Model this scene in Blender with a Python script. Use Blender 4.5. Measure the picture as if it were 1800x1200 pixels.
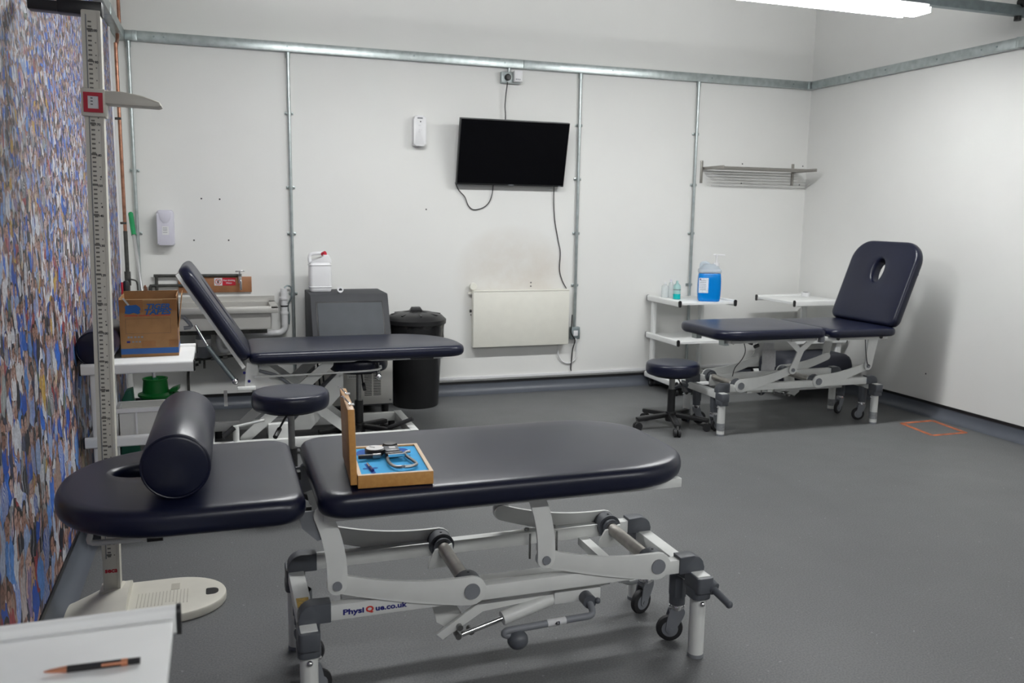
import bpy, bmesh, math, random
from mathutils import Vector, Matrix
random.seed(7)
for o in list(bpy.data.objects): bpy.data.objects.remove(o)
S = bpy.context.scene
COL = S.collection
R = math.radians
PI = math.pi

# ------------------------------------------------------------------ camera
cam_d = bpy.data.cameras.new('camera'); cam = bpy.data.objects.new('camera', cam_d); COL.objects.link(cam)
S.camera = cam
cam_d.sensor_width = 36; cam_d.lens = 36*1503.2/1800; cam_d.clip_start = 0.05
def set_camera(yaw, pitch, roll, loc):
    f = Vector((math.sin(yaw)*math.cos(pitch), math.cos(yaw)*math.cos(pitch), math.sin(pitch)))
    r = Vector((math.cos(yaw), -math.sin(yaw), 0)); u = r.cross(f)
    r2 = math.cos(roll)*r + math.sin(roll)*u; u2 = -math.sin(roll)*r + math.cos(roll)*u
    m = Matrix((r2, u2, -f)).transposed().to_4x4(); m.translation = Vector(loc)
    cam.matrix_world = m
set_camera(0.33064, -0.14894, 0.014977, (0, 0, 1.43))
cam_d.dof.use_dof = True; cam_d.dof.focus_distance = 3.6; cam_d.dof.aperture_fstop = 4.5

# ------------------------------------------------------------------ world, exposure
w = bpy.data.worlds.new('world'); S.world = w; w.use_nodes = True
w.node_tree.nodes['Background'].inputs[0].default_value = (0.9, 0.95, 1, 1)
w.node_tree.nodes['Background'].inputs[1].default_value = 0.05
S.view_settings.view_transform = 'Standard'; S.view_settings.look = 'None'
S.view_settings.gamma = 1; S.view_settings.use_curve_mapping = False
S.view_settings.exposure = 0.0
LAMP = 76.0          # radiance of the batten diffusers

# ------------------------------------------------------------------ materials
def mat(name):
    m = bpy.data.materials.new(name); m.use_nodes = True
    return m, m.node_tree, m.node_tree.nodes['Principled BSDF']
def setp(p, col=None, rough=.5, metal=0, spec=.5):
    if col: p.inputs['Base Color'].default_value = (*col, 1)
    p.inputs['Roughness'].default_value = rough; p.inputs['Metallic'].default_value = metal
    p.inputs['Specular IOR Level'].default_value = spec
class NB:
    """tiny helper for node maths"""
    def __init__(s, nt): s.nt = nt
    def put(s, sock, v):
        if isinstance(v, bpy.types.NodeSocket): s.nt.links.new(v, sock)
        else: sock.default_value = v
    def m(s, op, a, b=0.0, c=0.0, clamp=False):
        n = s.nt.nodes.new('ShaderNodeMath'); n.operation = op; n.use_clamp = clamp
        s.put(n.inputs[0], a); s.put(n.inputs[1], b); s.put(n.inputs[2], c)
        return n.outputs[0]
    def comb(s, x, y, z=0.0):
        n = s.nt.nodes.new('ShaderNodeCombineXYZ')
        for i, v in enumerate((x, y, z)): s.put(n.inputs[i], v)
        return n.outputs[0]
    def mix(s, f, a, b, blend='MIX'):
        n = s.nt.nodes.new('ShaderNodeMix'); n.data_type = 'RGBA'; n.blend_type = blend
        s.put(n.inputs[0], f)
        for i, v in ((6, a), (7, b)):
            if isinstance(v, tuple): n.inputs[i].default_value = (*v[:3], 1)
            else: s.nt.links.new(v, n.inputs[i])
        return n.outputs[2]
    def noise(s, scale, vec=None, detail=3, rough=.5):
        n = s.nt.nodes.new('ShaderNodeTexNoise'); n.inputs['Scale'].default_value = scale
        n.inputs['Detail'].default_value = detail; n.inputs['Roughness'].default_value = rough
        if vec is not None: s.nt.links.new(vec, n.inputs['Vector'])
        return n.outputs[0]
    def ramp(s, f, stops, const=False):
        n = s.nt.nodes.new('ShaderNodeValToRGB'); cr = n.color_ramp
        if const: cr.interpolation = 'CONSTANT'
        while len(cr.elements) < len(stops): cr.elements.new(1)
        for e, (p, c) in zip(cr.elements, stops): e.position = p; e.color = (*c, 1)
        s.nt.links.new(f, n.inputs[0]); return n.outputs[0]
    def obj(s):
        n = s.nt.nodes.new('ShaderNodeTexCoord'); return n.outputs['Object']
    def pos(s):
        n = s.nt.nodes.new('ShaderNodeNewGeometry'); return n.outputs['Position']
    def sep(s, v):
        n = s.nt.nodes.new('ShaderNodeSeparateXYZ'); s.nt.links.new(v, n.inputs[0]); return n.outputs
    def bump(s, p, h, strength=.2, dist=.002):
        n = s.nt.nodes.new('ShaderNodeBump'); n.inputs['Strength'].default_value = strength
        n.inputs['Distance'].default_value = dist
        s.nt.links.new(h, n.inputs['Height']); s.nt.links.new(n.outputs[0], p.inputs['Normal'])
    def base(s, p, c): s.nt.links.new(c, p.inputs['Base Color'])
def plain(name, col, rough=.5, metal=0, spec=.5, vary=.06, scale=14, bump=0):
    m, nt, p = mat(name); setp(p, col, rough, metal, spec); b = NB(nt)
    n = b.noise(scale, b.obj(), 4)
    lo = tuple(c*(1-vary) for c in col); hi = tuple(min(1, c*(1+vary)) for c in col)
    b.base(p, b.ramp(n, [(.3, lo), (.7, hi)]))
    if bump: b.bump(p, b.noise(scale*30, b.obj(), 2), bump, .001)
    return m
M = {}
M['wall'] = plain('wall_paint', (.73, .73, .71), .62, vary=.025, scale=1.6, bump=.05)
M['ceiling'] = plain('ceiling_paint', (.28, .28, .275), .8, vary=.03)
M['wall_grey'] = plain('grey_wall_paint', (.34, .34, .33), .7, vary=.03)
M['white'] = plain('white_powder_coat', (.70, .71, .69), .38, vary=.03)
M['white_plastic'] = plain('white_plastic', (.74, .74, .75), .35, vary=.02)
M['lilac'] = plain('translucent_white_plastic', (.62, .61, .69), .28, vary=.02)
M['cream'] = plain('cream_enamel', (.74, .73, .66), .42, vary=.02)
M['beige'] = plain('beige_plastic', (.61, .59, .52), .42, vary=.03)
M['beige_dark'] = plain('beige_print', (.43, .41, .35), .5)
M['white_trolley'] = plain('white_trolley_coat', (.80, .81, .80), .38, vary=.02)
M['grey'] = plain('dark_grey_plastic', (.085, .092, .105), .42, vary=.08)
M['midgrey'] = plain('mid_grey_plastic', (.2, .21, .23), .45, vary=.05)
M['charcoal'] = plain('charcoal_panel', (.075, .082, .09), .62, spec=.25, vary=.05)
M['charcoal_edge'] = plain('charcoal_frame', (.055, .057, .062), .6, spec=.25, vary=.05)
M['black'] = plain('black_plastic', (.012, .012, .013), .38, vary=.1)
M['rubber'] = plain('black_rubber', (.015, .015, .017), .65, vary=.1)
M['binbag'] = plain('black_bin_bag', (.012, .012, .013), .22, vary=.1)
M['chrome'] = plain('chrome', (.75, .75, .76), .12, 1, vary=.02)
M['steel'] = plain('brushed_steel', (.28, .28, .275), .33, 1, vary=.08, scale=40)
M['stainless'] = plain('stainless_panel', (.56, .55, .52), .42, .55, vary=.05, scale=5)
M['galv'] = plain('galvanised_steel', (.44, .485, .485), .36, .85, vary=.14, scale=22)
M['galv_dark'] = plain('galvanised_steel_dull', (.28, .33, .34), .45, .7, vary=.1, scale=22)
M['axle'] = plain('worn_steel_tube', (.40, .38, .35), .4, .8, vary=.12, scale=30)
M['copper'] = plain('aged_copper', (.33, .165, .11), .36, .85, vary=.3, scale=30)
M['oldpipe'] = plain('painted_old_pipe', (.06, .06, .055), .5, .4, vary=.3, scale=40)
M['nickel'] = plain('rack_nickel', (.36, .345, .32), .36, .85, vary=.06)
M['green'] = plain('green_plastic', (.006, .23, .035), .35, vary=.1)
M['darkgreen'] = plain('dark_green_plastic', (.006, .075, .045), .4, vary=.1)
M['greenhandle'] = plain('green_handle', (.01, .27, .09), .4, vary=.06)
M['aluminium'] = plain('aluminium_pole', (.68, .68, .68), .28, 1, vary=.04)
M['blue_tape'] = plain('blue_print', (.008, .085, .30), .4, vary=.1)
M['red_print'] = plain('red_print', (.42, .045, .02), .5, vary=.1)
M['red'] = plain('red_plastic', (.42, .008, .028), .4, vary=.05)
M['sticker_red'] = plain('sticker_red', (.50, .012, .03), .4, vary=.05)
M['sticker_yellow'] = plain('sticker_yellow', (.55, .34, .02), .45, vary=.3, scale=80)
M['ink_blue'] = plain('ink_blue', (.012, .012, .16), .5)
M['ink_red'] = plain('ink_red', (.55, .03, .02), .5)
M['ink'] = plain('ink_dark', (.03, .03, .035), .5)
M['paper'] = plain('paper', (.66, .66, .67), .7, vary=.06, scale=60)
M['foam'] = plain('blue_foam', (.035, .40, .80), .8, vary=.04, scale=30, bump=.1)
M['foam_shade'] = plain('blue_foam_recess_shade', (.01, .10, .42), .85)  # darker copy of the foam blue, paints the shade of the cut-outs
M['label_white'] = plain('white_label', (.70, .74, .80), .45, vary=.12, scale=90)
M['white_liner'] = plain('white_box_liner', (.74, .73, .70), .6)
M['peach'] = plain('rose_gold', (.70, .30, .17), .3, .7)
M['orange_tape'] = plain('worn_orange_tape', (.42, .12, .05), .6, vary=.5, scale=18)
M['silver_tape'] = plain('grey_tape_wrap', (.30, .31, .32), .4, .3, vary=.15, scale=60)
M['screen'] = plain('tv_screen', (.0025, .0025, .0035), .22, spec=.12, vary=.1)
M['bag_navy'] = plain('dark_navy_cloth', (.012, .014, .024), .6, vary=.15)
M['teal'] = plain('teal_liquid', (.0, .42, .42), .25)
M['brush_brown'] = plain('board_brown', (.30, .13, .055), .5, vary=.22, scale=9)

def vinyl():
    m, nt, p = mat('navy_vinyl'); setp(p, (.008, .010, .024), .3, 0, .45); b = NB(nt)
    o = b.obj(); n = b.noise(5, o, 5)
    b.base(p, b.ramp(n, [(.3, (.0036, .0052, .019)), (.75, (.0055, .0078, .026))]))
    r = b.m('MULTIPLY_ADD', b.noise(4, o, 2), .05, .29); nt.links.new(r, p.inputs['Roughness'])
    v = nt.nodes.new('ShaderNodeTexVoronoi'); v.inputs['Scale'].default_value = 420
    nt.links.new(o, v.inputs['Vector'])
    b.bump(p, v.outputs[0], .10, .0008); return m
M['vinyl'] = vinyl()
def floor_mat():
    m, nt, p = mat('grey_vinyl_floor'); setp(p, (.14, .14, .15), .42, 0, .22); b = NB(nt)
    o = b.pos(); big = b.noise(.9, o, 4); fine = b.noise(160, o, 2)
    c1 = b.ramp(big, [(.3, (.121, .124, .126)), (.7, (.143, .146, .148))])
    c2 = b.ramp(fine, [(.35, (.8, .8, .8)), (.65, (1.15, 1.15, 1.15))])
    c3 = b.mix(1.0, c1, c2, 'MULTIPLY')
    sp = b.noise(55, o, 1); speck = b.m('GREATER_THAN', sp, .765)
    c4 = b.mix(b.m('MULTIPLY', speck, .35), c3, (.4, .4, .4)); b.base(p, c4)
    r = b.m('MULTIPLY_ADD', b.noise(2.3, o, 5, .6), .22, .33); nt.links.new(r, p.inputs['Roughness'])
    b.bump(p, fine, .05, .001); return m
M['floor'] = floor_mat()
M['cove'] = plain('grey_blue_cove', (.088, .098, .118), .4, vary=.06, scale=3)
def wall_back_mat():
    m, nt, p = mat('wall_paint_back'); setp(p, (.80, .80, .775), .62); b = NB(nt)
    o = b.pos(); x, y, z = b.sep(o)
    n = b.noise(1.6, o, 4); c = b.ramp(n, [(.3, (.735, .735, .715)), (.7, (.765, .765, .742))])
    # brown scorch smudge above the panel heater
    dx = b.m('DIVIDE', b.m('SUBTRACT', x, 2.2), .50); dz = b.m('DIVIDE', b.m('SUBTRACT', z, .93), .42)
    d = b.m('ADD', b.m('MULTIPLY', dx, dx), b.m('MULTIPLY', dz, dz))
    k = b.m('SUBTRACT', 1.0, d, clamp=True)
    k = b.m('MULTIPLY', k, b.m('MULTIPLY_ADD', b.noise(3.2, o, 5, .6), 1.9, -.40), clamp=True)
    c = b.mix(b.m('MULTIPLY', k, .8), c, (.54, .47, .385))
    # faint scuffs low on the wall
    sc = b.m('GREATER_THAN', b.noise(7, o, 6, .65), .70); low = b.m('LESS_THAN', z, .7)
    c = b.mix(b.m('MULTIPLY', b.m('MULTIPLY', sc, low), .18), c, (.45, .44, .42))
    b.base(p, c); b.bump(p, b.noise(45, o, 2), .05, .001); return m
M['wall_back'] = wall_back_mat()
def wood_mat(name, a, c, rot=False):
    m, nt, p = mat(name); setp(p, a, .42); b = NB(nt)
    o = b.obj(); x, y, z = b.sep(o)
    v = b.comb(b.m('MULTIPLY', x, 30), b.m('MULTIPLY', y, 4), b.m('MULTIPLY', z, 30))
    b.base(p, b.ramp(b.noise(2.5, v, 5, .6), [(.25, a), (.75, c)])); return m
M['wood'] = wood_mat('pale_varnished_wood', (.50, .235, .062), (.62, .33, .10))
M['wood_in'] = wood_mat('pale_bare_wood', (.70, .50, .33), (.78, .60, .42))
M['card'] = plain('brown_cardboard', (.30, .155, .06), .75, vary=.08, scale=25)
M['card_light'] = plain('cardboard_edge', (.44, .27, .13), .8, vary=.08, scale=25)
M['parcel'] = plain('parcel_tape', (.26, .115, .035), .3, vary=.08, scale=25)
def clear(name, col, rough=.15, trans=.85, ior=1.35):
    m, nt, p = mat(name); setp(p, col, rough); p.inputs['Transmission Weight'].default_value = trans
    p.inputs['IOR'].default_value = ior
    b = NB(nt); b.base(p, b.ramp(b.noise(20, b.obj()), [(.3, tuple(c*.96 for c in col)), (.7, col)])); return m
M['clear'] = clear('clear_plastic', (.86, .90, .90), .12, .6)
M['frosted'] = clear('frosted_plastic', (.78, .86, .93), .35, .6)
M['tealclear'] = clear('pale_teal_plastic', (.55, .82, .80), .3, .5)
M['milky'] = clear('milky_plastic', (.80, .80, .77), .4, .25)
M['bluegel'] = clear('blue_gel', (.0, .26, .78), .18, .25)
def lampmat():
    m, nt, p = mat('lit_diffuser'); b = NB(nt)
    setp(p, (.9, .9, .9), .5)
    p.inputs['Emission Color'].default_value = (.975, .987, .985, 1); p.inputs['Emission Strength'].default_value = LAMP
    return m
M['lamp'] = lampmat()
def ruler_mat():
    """beige plastic rod with printed centimetre ticks on its camera-side face (object z in metres)"""
    m, nt, p = mat('printed_scale_rod'); setp(p, (.61, .59, .52), .42); b = NB(nt)
    x, y, z = b.sep(b.obj())
    f = b.m('FRACT', b.m('MULTIPLY', z, 66.67))
    tick = b.m('LESS_THAN', f, .36)
    f10 = b.m('FRACT', b.m('MULTIPLY', z, 10)); ten = b.m('LESS_THAN', f10, .07)
    inx = b.m('MULTIPLY', b.m('GREATER_THAN', x, -.010), b.m('LESS_THAN', x, .001))
    inx2 = b.m('MULTIPLY', b.m('GREATER_THAN', x, -.013), b.m('LESS_THAN', x, .003))
    fs = b.m('FRACT', b.m('MULTIPLY', z, 25)); dot = b.m('MULTIPLY', b.m('LESS_THAN', fs, .10), b.m('MULTIPLY', b.m('GREATER_THAN', x, .010), b.m('LESS_THAN', x, .014)))
    k = b.m('MAXIMUM', b.m('MULTIPLY', tick, inx), b.m('MULTIPLY', ten, inx2)); k = b.m('MAXIMUM', k, dot)
    zz = b.m('MULTIPLY', b.m('GREATER_THAN', z, .19), b.m('LESS_THAN', z, 2.03))
    k = b.m('MULTIPLY', b.m('MULTIPLY', k, zz), b.m('LESS_THAN', y, -.025))
    b.base(p, b.mix(b.m('MULTIPLY', k, .85), (.61, .59, .52), (.06, .055, .05))); return m
M['ruler'] = ruler_mat()

def mural_mat():
    """printed photograph of a standing football crowd: rows of little figures, smaller towards the top"""
    m, nt, p = mat('crowd_print'); setp(p, (.5, .5, .5), .48, 0, .35); b = NB(nt)
    pos = b.pos(); px, py, pz = b.sep(pos)
    zn = b.m('ADD', b.m('ADD', pz, b.m('MULTIPLY', b.m('SUBTRACT', b.noise(3.5, pos, 3), .5), .9)), b.m('MULTIPLY', b.m('SUBTRACT', py, 3.0), .06))
    st_ = lambda lim: b.m('GREATER_THAN', zn, lim)
    siz = b.m('SUBTRACT', .200, b.m('ADD', b.m('ADD', b.m('MULTIPLY', st_(.55), .060), b.m('MULTIPLY', st_(1.0), .045)), b.m('ADD', b.m('MULTIPLY', st_(1.45), .030), b.m('MULTIPLY', st_(1.9), .018))))
    warp = b.m('MULTIPLY', b.m('SUBTRACT', b.noise(9, pos, 2), .5), .10)
    skinr = [(0, (.36, .20, .15)), (.4, (.44, .27, .22)), (.7, (.22, .11, .08)), (.88, (.52, .35, .31))]
    hairr = [(0, (.02, .016, .014)), (.35, (.07, .04, .025)), (.6, (.22, .15, .09)), (.75, (.32, .31, .31)), (.9, (.6, .6, .62))]
    topr = [(0, (.012, .08, .42)), (.13, (.55, .57, .62)), (.25, (.018, .02, .03)), (.37, (.02, .14, .58)), (.47, (.26, .36, .58)),
            (.55, (.62, .62, .64)), (.63, (.035, .045, .10)), (.71, (.045, .04, .038)), (.78, (.10, .26, .62)), (.84, (.32, .22, .18)),
            (.885, (.50, .31, .04)), (.91, (.30, .04, .05)), (.94, (.22, .16, .30)), (.97, (.10, .14, .10))]
    def layer(off, below):
        X = b.m('ADD', b.m('DIVIDE', b.m('ADD', py, warp), b.m('MULTIPLY', siz, .50)), off*13.7); Y = b.m('ADD', b.m('DIVIDE', pz, siz), off*7.3)
        vo = nt.nodes.new('ShaderNodeTexVoronoi'); vo.voronoi_dimensions = '2D'; vo.inputs['Scale'].default_value = 1; vo.inputs['Randomness'].default_value = .82
        nt.links.new(b.comb(X, Y), vo.inputs['Vector']); cx_, cy_, _ = b.sep(vo.outputs['Position'])
        sc = nt.nodes.new('ShaderNodeSeparateColor'); nt.links.new(vo.outputs['Color'], sc.inputs[0])
        ra, rb, rc = sc.outputs[0], sc.outputs[1], sc.outputs[2]; rd = b.m('FRACT', b.m('MULTIPLY', b.m('ADD', ra, b.m('ADD', rb, rc)), 7.77))
        gg = b.m('SUBTRACT', X, cx_); ff = b.m('ADD', b.m('SUBTRACT', Y, cy_), .42)
        def ell(cx, cz, rx, rz, pw=2):
            a = b.m('POWER', b.m('ABSOLUTE', b.m('DIVIDE', b.m('SUBTRACT', gg, cx), rx)), pw)
            d = b.m('POWER', b.m('ABSOLUTE', b.m('DIVIDE', b.m('SUBTRACT', ff, cz), rz)), pw)
            return b.m('LESS_THAN', b.m('ADD', a, d), 1.0)
        body = ell(0, -.14, .46, .62, 3.0); hair = ell(0, .70, .27, .17); face = ell(0, .61, .225, .175)
        arm = b.m('MULTIPLY', ell(.36, .42, .085, .34, 3), b.m('GREATER_THAN', rc, .72))
        arm2 = b.m('MULTIPLY', ell(-.36, .36, .08, .30, 3), b.m('GREATER_THAN', ra, .78))
        neck = ell(0, .47, .09, .09)
        top = b.ramp(rd, topr, True); skin = b.ramp(rc, skinr, True); hr = b.ramp(rb, hairr, True)
        st = b.m('MULTIPLY', b.m('GREATER_THAN', b.m('SINE', b.m('MULTIPLY', gg, 55.0)), .1), b.m('GREATER_THAN', rb, .72))
        top = b.mix(b.m('MULTIPLY', st, .8), top, (.60, .62, .66))
        zip_ = b.m('MULTIPLY', ell(0, .1, .03, .36, 4), b.m('GREATER_THAN', ra, .45)); top = b.mix(b.m('MULTIPLY', zip_, .6), top, (.5, .5, .52))
        col = b.mix(body, below, top); col = b.mix(neck, col, skin)
        col = b.mix(b.m('MAXIMUM', arm, arm2), col, skin); col = b.mix(hair, col, hr); col = b.mix(face, col, skin)
        eye = b.m('MAXIMUM', ell(-.085, .65, .045, .024), ell(.085, .65, .045, .024)); mouth = ell(0, .525, .08, .020)
        return b.mix(b.m('MULTIPLY', b.m('MAXIMUM', eye, mouth), .75), col, (.08, .04, .035))
    base = b.ramp(b.noise(22, pos, 3), [(.35, (.015, .015, .02)), (.5, (.05, .06, .12)), (.65, (.14, .09, .07))])
    col = layer(0.0, layer(.5, layer(.27, base)))
    d = b.noise(70, pos, 4, .7); col = b.mix(.55, col, b.ramp(d, [(.32, (.15, .15, .17)), (.68, (.98, .96, 1.0))]), 'MULTIPLY')
    b.base(p, col); return m
M['mural'] = mural_mat()

# ------------------------------------------------------------------ mesh helpers
class MB:
    def __init__(s): s.bm = bmesh.new()
    def add(s, verts, faces):
        vs = [s.bm.verts.new(v) for v in verts]
        for f in faces:
            try: s.bm.faces.new([vs[i] for i in f])
            except ValueError: pass
        return s
    def merge(s, t):
        me = bpy.data.meshes.new('tmp'); t.to_mesh(me); t.free(); s.bm.from_mesh(me); bpy.data.meshes.remove(me); return s
    def box(s, c, d, rot=None, bev=0, seg=2):
        t = bmesh.new(); bmesh.ops.create_cube(t, size=1)
        for v in t.verts: v.co = Vector((v.co.x*d[0], v.co.y*d[1], v.co.z*d[2]))
        if bev: bmesh.ops.bevel(t, geom=t.edges[:], offset=bev, segments=seg, affect='EDGES', profile=.5)
        mm = Matrix.Translation(Vector(c))
        if rot is not None: mm = mm @ (rot.to_4x4() if hasattr(rot, 'to_4x4') else rot)
        bmesh.ops.transform(t, matrix=mm, verts=t.verts[:]); return s.merge(t)
    def box2(s, a, b, **k):
        return s.box([(a[i]+b[i])/2 for i in range(3)], [abs(b[i]-a[i]) for i in range(3)], **k)
    def bar(s, p0, p1, wy, wz, bev=0):
        """rectangular bar from p0 to p1; wy across (horizontal), wz the other way"""
        p0 = Vector(p0); p1 = Vector(p1); d = p1-p0; x = d.normalized()
        up = Vector((0, 0, 1)) if abs(x.z) < .99 else Vector((1, 0, 0))
        y = up.cross(x).normalized(); z = x.cross(y)
        m = Matrix((x, y, z)).transposed()
        return s.box((p0+p1)/2, (d.length, wy, wz), rot=m, bev=bev)
    def cyl(s, p0, p1, r0, r1=None, seg=20, cap=True):
        p0 = Vector(p0); p1 = Vector(p1); r1 = r0 if r1 is None else r1
        z = (p1-p0).normalized(); a = Vector((1, 0, 0)) if abs(z.x) < .9 else Vector((0, 1, 0))
        x = a.cross(z).normalized(); y = z.cross(x); vs = []; fs = []
        for p, r in ((p0, r0), (p1, r1)):
            for i in range(seg):
                t = 2*PI*i/seg; vs.append(p + x*(r*math.cos(t)) + y*(r*math.sin(t)))
        for i in range(seg): j = (i+1) % seg; fs.append((i, j, seg+j, seg+i))
        if cap: fs += [tuple(range(seg))[::-1], tuple(range(seg, 2*seg))]
        return s.add(vs, fs)
    def tube(s, pts, r, seg=10, sub=5, closed=False):
        P = [Vector(p) for p in pts]
        if sub > 1 and len(P) > 2:
            Q = []
            for i in range(len(P)-1):
                a = P[max(i-1, 0)]; b_ = P[i]; c = P[i+1]; d = P[min(i+2, len(P)-1)]
                for k in range(sub):
                    t = k/sub
                    Q.append(.5*((2*b_) + (c-a)*t + (2*a-5*b_+4*c-d)*t*t + (3*b_-a-3*c+d)*t**3))
            Q.append(P[-1]); P = Q
        n = len(P); vs = []; fs = []; x = None
        for i, p in enumerate(P):
            t = (P[min(i+1, n-1)]-P[max(i-1, 0)]).normalized()
            if x is None:
                a = Vector((0, 0, 1)) if abs(t.z) < .9 else Vector((1, 0, 0)); x = a.cross(t).normalized()
            else: x = (x - t*x.dot(t)).normalized()
            y = t.cross(x); rr = r(i/(n-1)) if callable(r) else r
            for k in range(seg):
                q = 2*PI*k/seg; vs.append(p + x*(rr*math.cos(q)) + y*(rr*math.sin(q)))
        for i in range(n-1):
            for k in range(seg):
                j = (k+1) % seg; fs.append((i*seg+k, i*seg+j, (i+1)*seg+j, (i+1)*seg+k))
        fs += [tuple(range(seg))[::-1], tuple(range((n-1)*seg, n*seg))]
        return s.add(vs, fs)
    def lathe(s, prof, c=(0, 0, 0), seg=32, sx=1, sy=1):
        c = Vector(c); vs = []; fs = []; n = len(prof)
        for r, z in prof:
            for k in range(seg):
                t = 2*PI*k/seg; vs.append(c + Vector((sx*r*math.cos(t), sy*r*math.sin(t), z)))
        for i in range(n-1):
            for k in range(seg):
                j = (k+1) % seg; fs.append((i*seg+k, i*seg+j, (i+1)*seg+j, (i+1)*seg+k))
        fs += [tuple(range(seg))[::-1], tuple(range((n-1)*seg, n*seg))]
        return s.add(vs, fs)
    def prism(s, poly, plane, a0, a1, bev=0):
        f = {'xz': lambda u, v, a: (u, a, v), 'xy': lambda u, v, a: (u, v, a), 'yz': lambda u, v, a: (a, u, v)}[plane]
        n = len(poly); t = bmesh.new()
        vs = [t.verts.new(f(u, v, a)) for a in (a0, a1) for u, v in poly]
        for i in range(n): j = (i+1) % n; t.faces.new((vs[i], vs[j], vs[n+j], vs[n+i]))
        A = t.faces.new(vs[:n][::-1]); B = t.faces.new(vs[n:])
        if bev:
            ed = list(set(A.edges[:] + B.edges[:]))
            bmesh.ops.bevel(t, geom=ed, offset=bev, segments=2, affect='EDGES', profile=.5)
        return s.merge(t)
    def sphere(s, c, r, sc=(1, 1, 1), seg=16):
        t = bmesh.new(); bmesh.ops.create_uvsphere(t, u_segments=seg, v_segments=max(6, seg//2), radius=r)
        for v in t.verts: v.co = Vector((v.co.x*sc[0], v.co.y*sc[1], v.co.z*sc[2])) + Vector(c)
        return s.merge(t)
    def cushion(s, outline, z0, z1, re=.03, hole=None, crown=.004):
        xs = [p[0] for p in outline]; ys = [p[1] for p in outline]
        cx = (min(xs)+max(xs))/2; cy = (min(ys)+max(ys))/2; hx = (max(xs)-min(xs))/2; hy = (max(ys)-min(ys))/2
        n = len(outline); mid = (z0+z1)/2; h = (z1-z0)/2; rings = []
        def ring(ins, z): return [(cx+(x-cx)*(1-ins/hx), cy+(y-cy)*(1-ins/hy), z) for x, y in outline]
        K = 9
        for i in range(K+1):
            a = -PI/2 + PI*i/K; ca, sa = math.cos(a), math.sin(a)
            rings.append(ring(re*(1-abs(ca)**.75), mid+h*math.copysign(abs(sa)**.8, sa)))
        for ins, dz in ((re+.03, crown*.5), (re+.08, crown)): rings.append(ring(min(ins, .6*min(hx, hy)), z1+dz))
        if hole:
            ox, oy, rx, ry = hole
            def hr(k, z):
                out = []
                for x, y in outline:
                    t = math.atan2((y-oy)/hy, (x-ox)/hx); out.append((ox+(rx+k)*math.cos(t), oy+(ry+k)*math.sin(t), z))
                return out
            zt = z1+crown; top = rings[-1]; h0 = hr(.02, zt)
            for t in (.33, .66): rings.append([tuple(a+(b_-a)*t for a, b_ in zip(p, q)) for p, q in zip(top, h0)])
            rings += [h0, hr(.010, zt-.003), hr(.003, zt-.011), hr(0, zt-.022), hr(0, z0+.01)]
            rings.append(hr(0, z0))
        vs = [v for r_ in rings for v in r_]; fs = []
        for i in range(len(rings)-1):
            for k in range(n):
                j = (k+1) % n; fs.append((i*n+k, i*n+j, (i+1)*n+j, (i+1)*n+k))
        if hole:
            L = len(rings)-1
            for k in range(n): j = (k+1) % n; fs.append((L*n+k, L*n+j, j, k))
        else: fs += [tuple(range(n))[::-1], tuple(range((len(rings)-1)*n, len(rings)*n))]
        return s.add(vs, fs)
    def xf(s, m): bmesh.ops.transform(s.bm, matrix=m, verts=s.bm.verts[:]); return s
    def build(s, name, material, parent=None, smooth=40, label=None):
        bmesh.ops.recalc_face_normals(s.bm, faces=s.bm.faces[:])
        me = bpy.data.meshes.new(name); s.bm.to_mesh(me); s.bm.free()
        if smooth:
            me.polygons.foreach_set('use_smooth', [True]*len(me.polygons)); me.set_sharp_from_angle(angle=R(smooth))
        me.materials.append(M[material] if isinstance(material, str) else material)
        o = bpy.data.objects.new(name, me); COL.objects.link(o)
        if parent: o.parent = parent
        if label: o['label'] = label
        return o
def rrect(x0, x1, y0, y1, r, k=8):
    """rounded rectangle outline, r = radii at (x1,y1),(x0,y1),(x0,y0),(x1,y0); may be (rx,ry) pairs"""
    if not isinstance(r, (list, tuple)): r = [r]*4
    out = []
    for (cx, sx, cy, sy, a0), rr in zip(((x1, -1, y1, -1, 0), (x0, 1, y1, -1, 90), (x0, 1, y0, 1, 180), (x1, -1, y0, 1, 270)), r):
        rx, ry = rr if isinstance(rr, (list, tuple)) else (rr, rr)
        for i in range(k+1):
            a = R(a0+90*i/k); out.append((cx+sx*rx+rx*math.cos(a), cy+sy*ry+ry*math.sin(a)))
    # denser straight edges keep the crown smooth
    res = []
    for i, p in enumerate(out):
        q = out[(i+1) % len(out)]; d = math.hypot(q[0]-p[0], q[1]-p[1]); n = max(1, int(d/.06))
        for t in range(n): res.append((p[0]+(q[0]-p[0])*t/n, p[1]+(q[1]-p[1])*t/n))
    return res
def blade(p0, p1, bow, w0, wm, w1, k=12):
    """rounded curved flat bar outline in 2D"""
    p0 = Vector(p0); p1 = Vector(p1); d = (p1-p0).normalized(); nn = Vector((-d.y, d.x)); c = (p0+p1)/2 + nn*bow*2
    L = []; Rr = []
    for i in range(k+1):
        t = i/k; p = (1-t)**2*p0 + 2*t*(1-t)*c + t*t*p1
        tg = (2*(1-t)*(c-p0) + 2*t*(p1-c)).normalized(); n2 = Vector((-tg.y, tg.x))
        wd = (w0*(1-t)+w1*t) + (wm-(w0+w1)/2)*4*t*(1-t)
        L.append(p+n2*wd/2); Rr.append(p-n2*wd/2)
    def cap(c_, a, n=8):
        return [c_ + Matrix.Rotation(-PI*i/n, 2) @ (a-c_) for i in range(1, n)]
    out = L + cap(p1, L[-1]) + Rr[::-1] + cap(p0, Rr[0])
    return [(v.x, v.y) for v in out]
def tag(o, label, cat, group=None):
    o['label'] = label; o['category'] = cat
    if group: o['group'] = group
    return o
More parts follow.
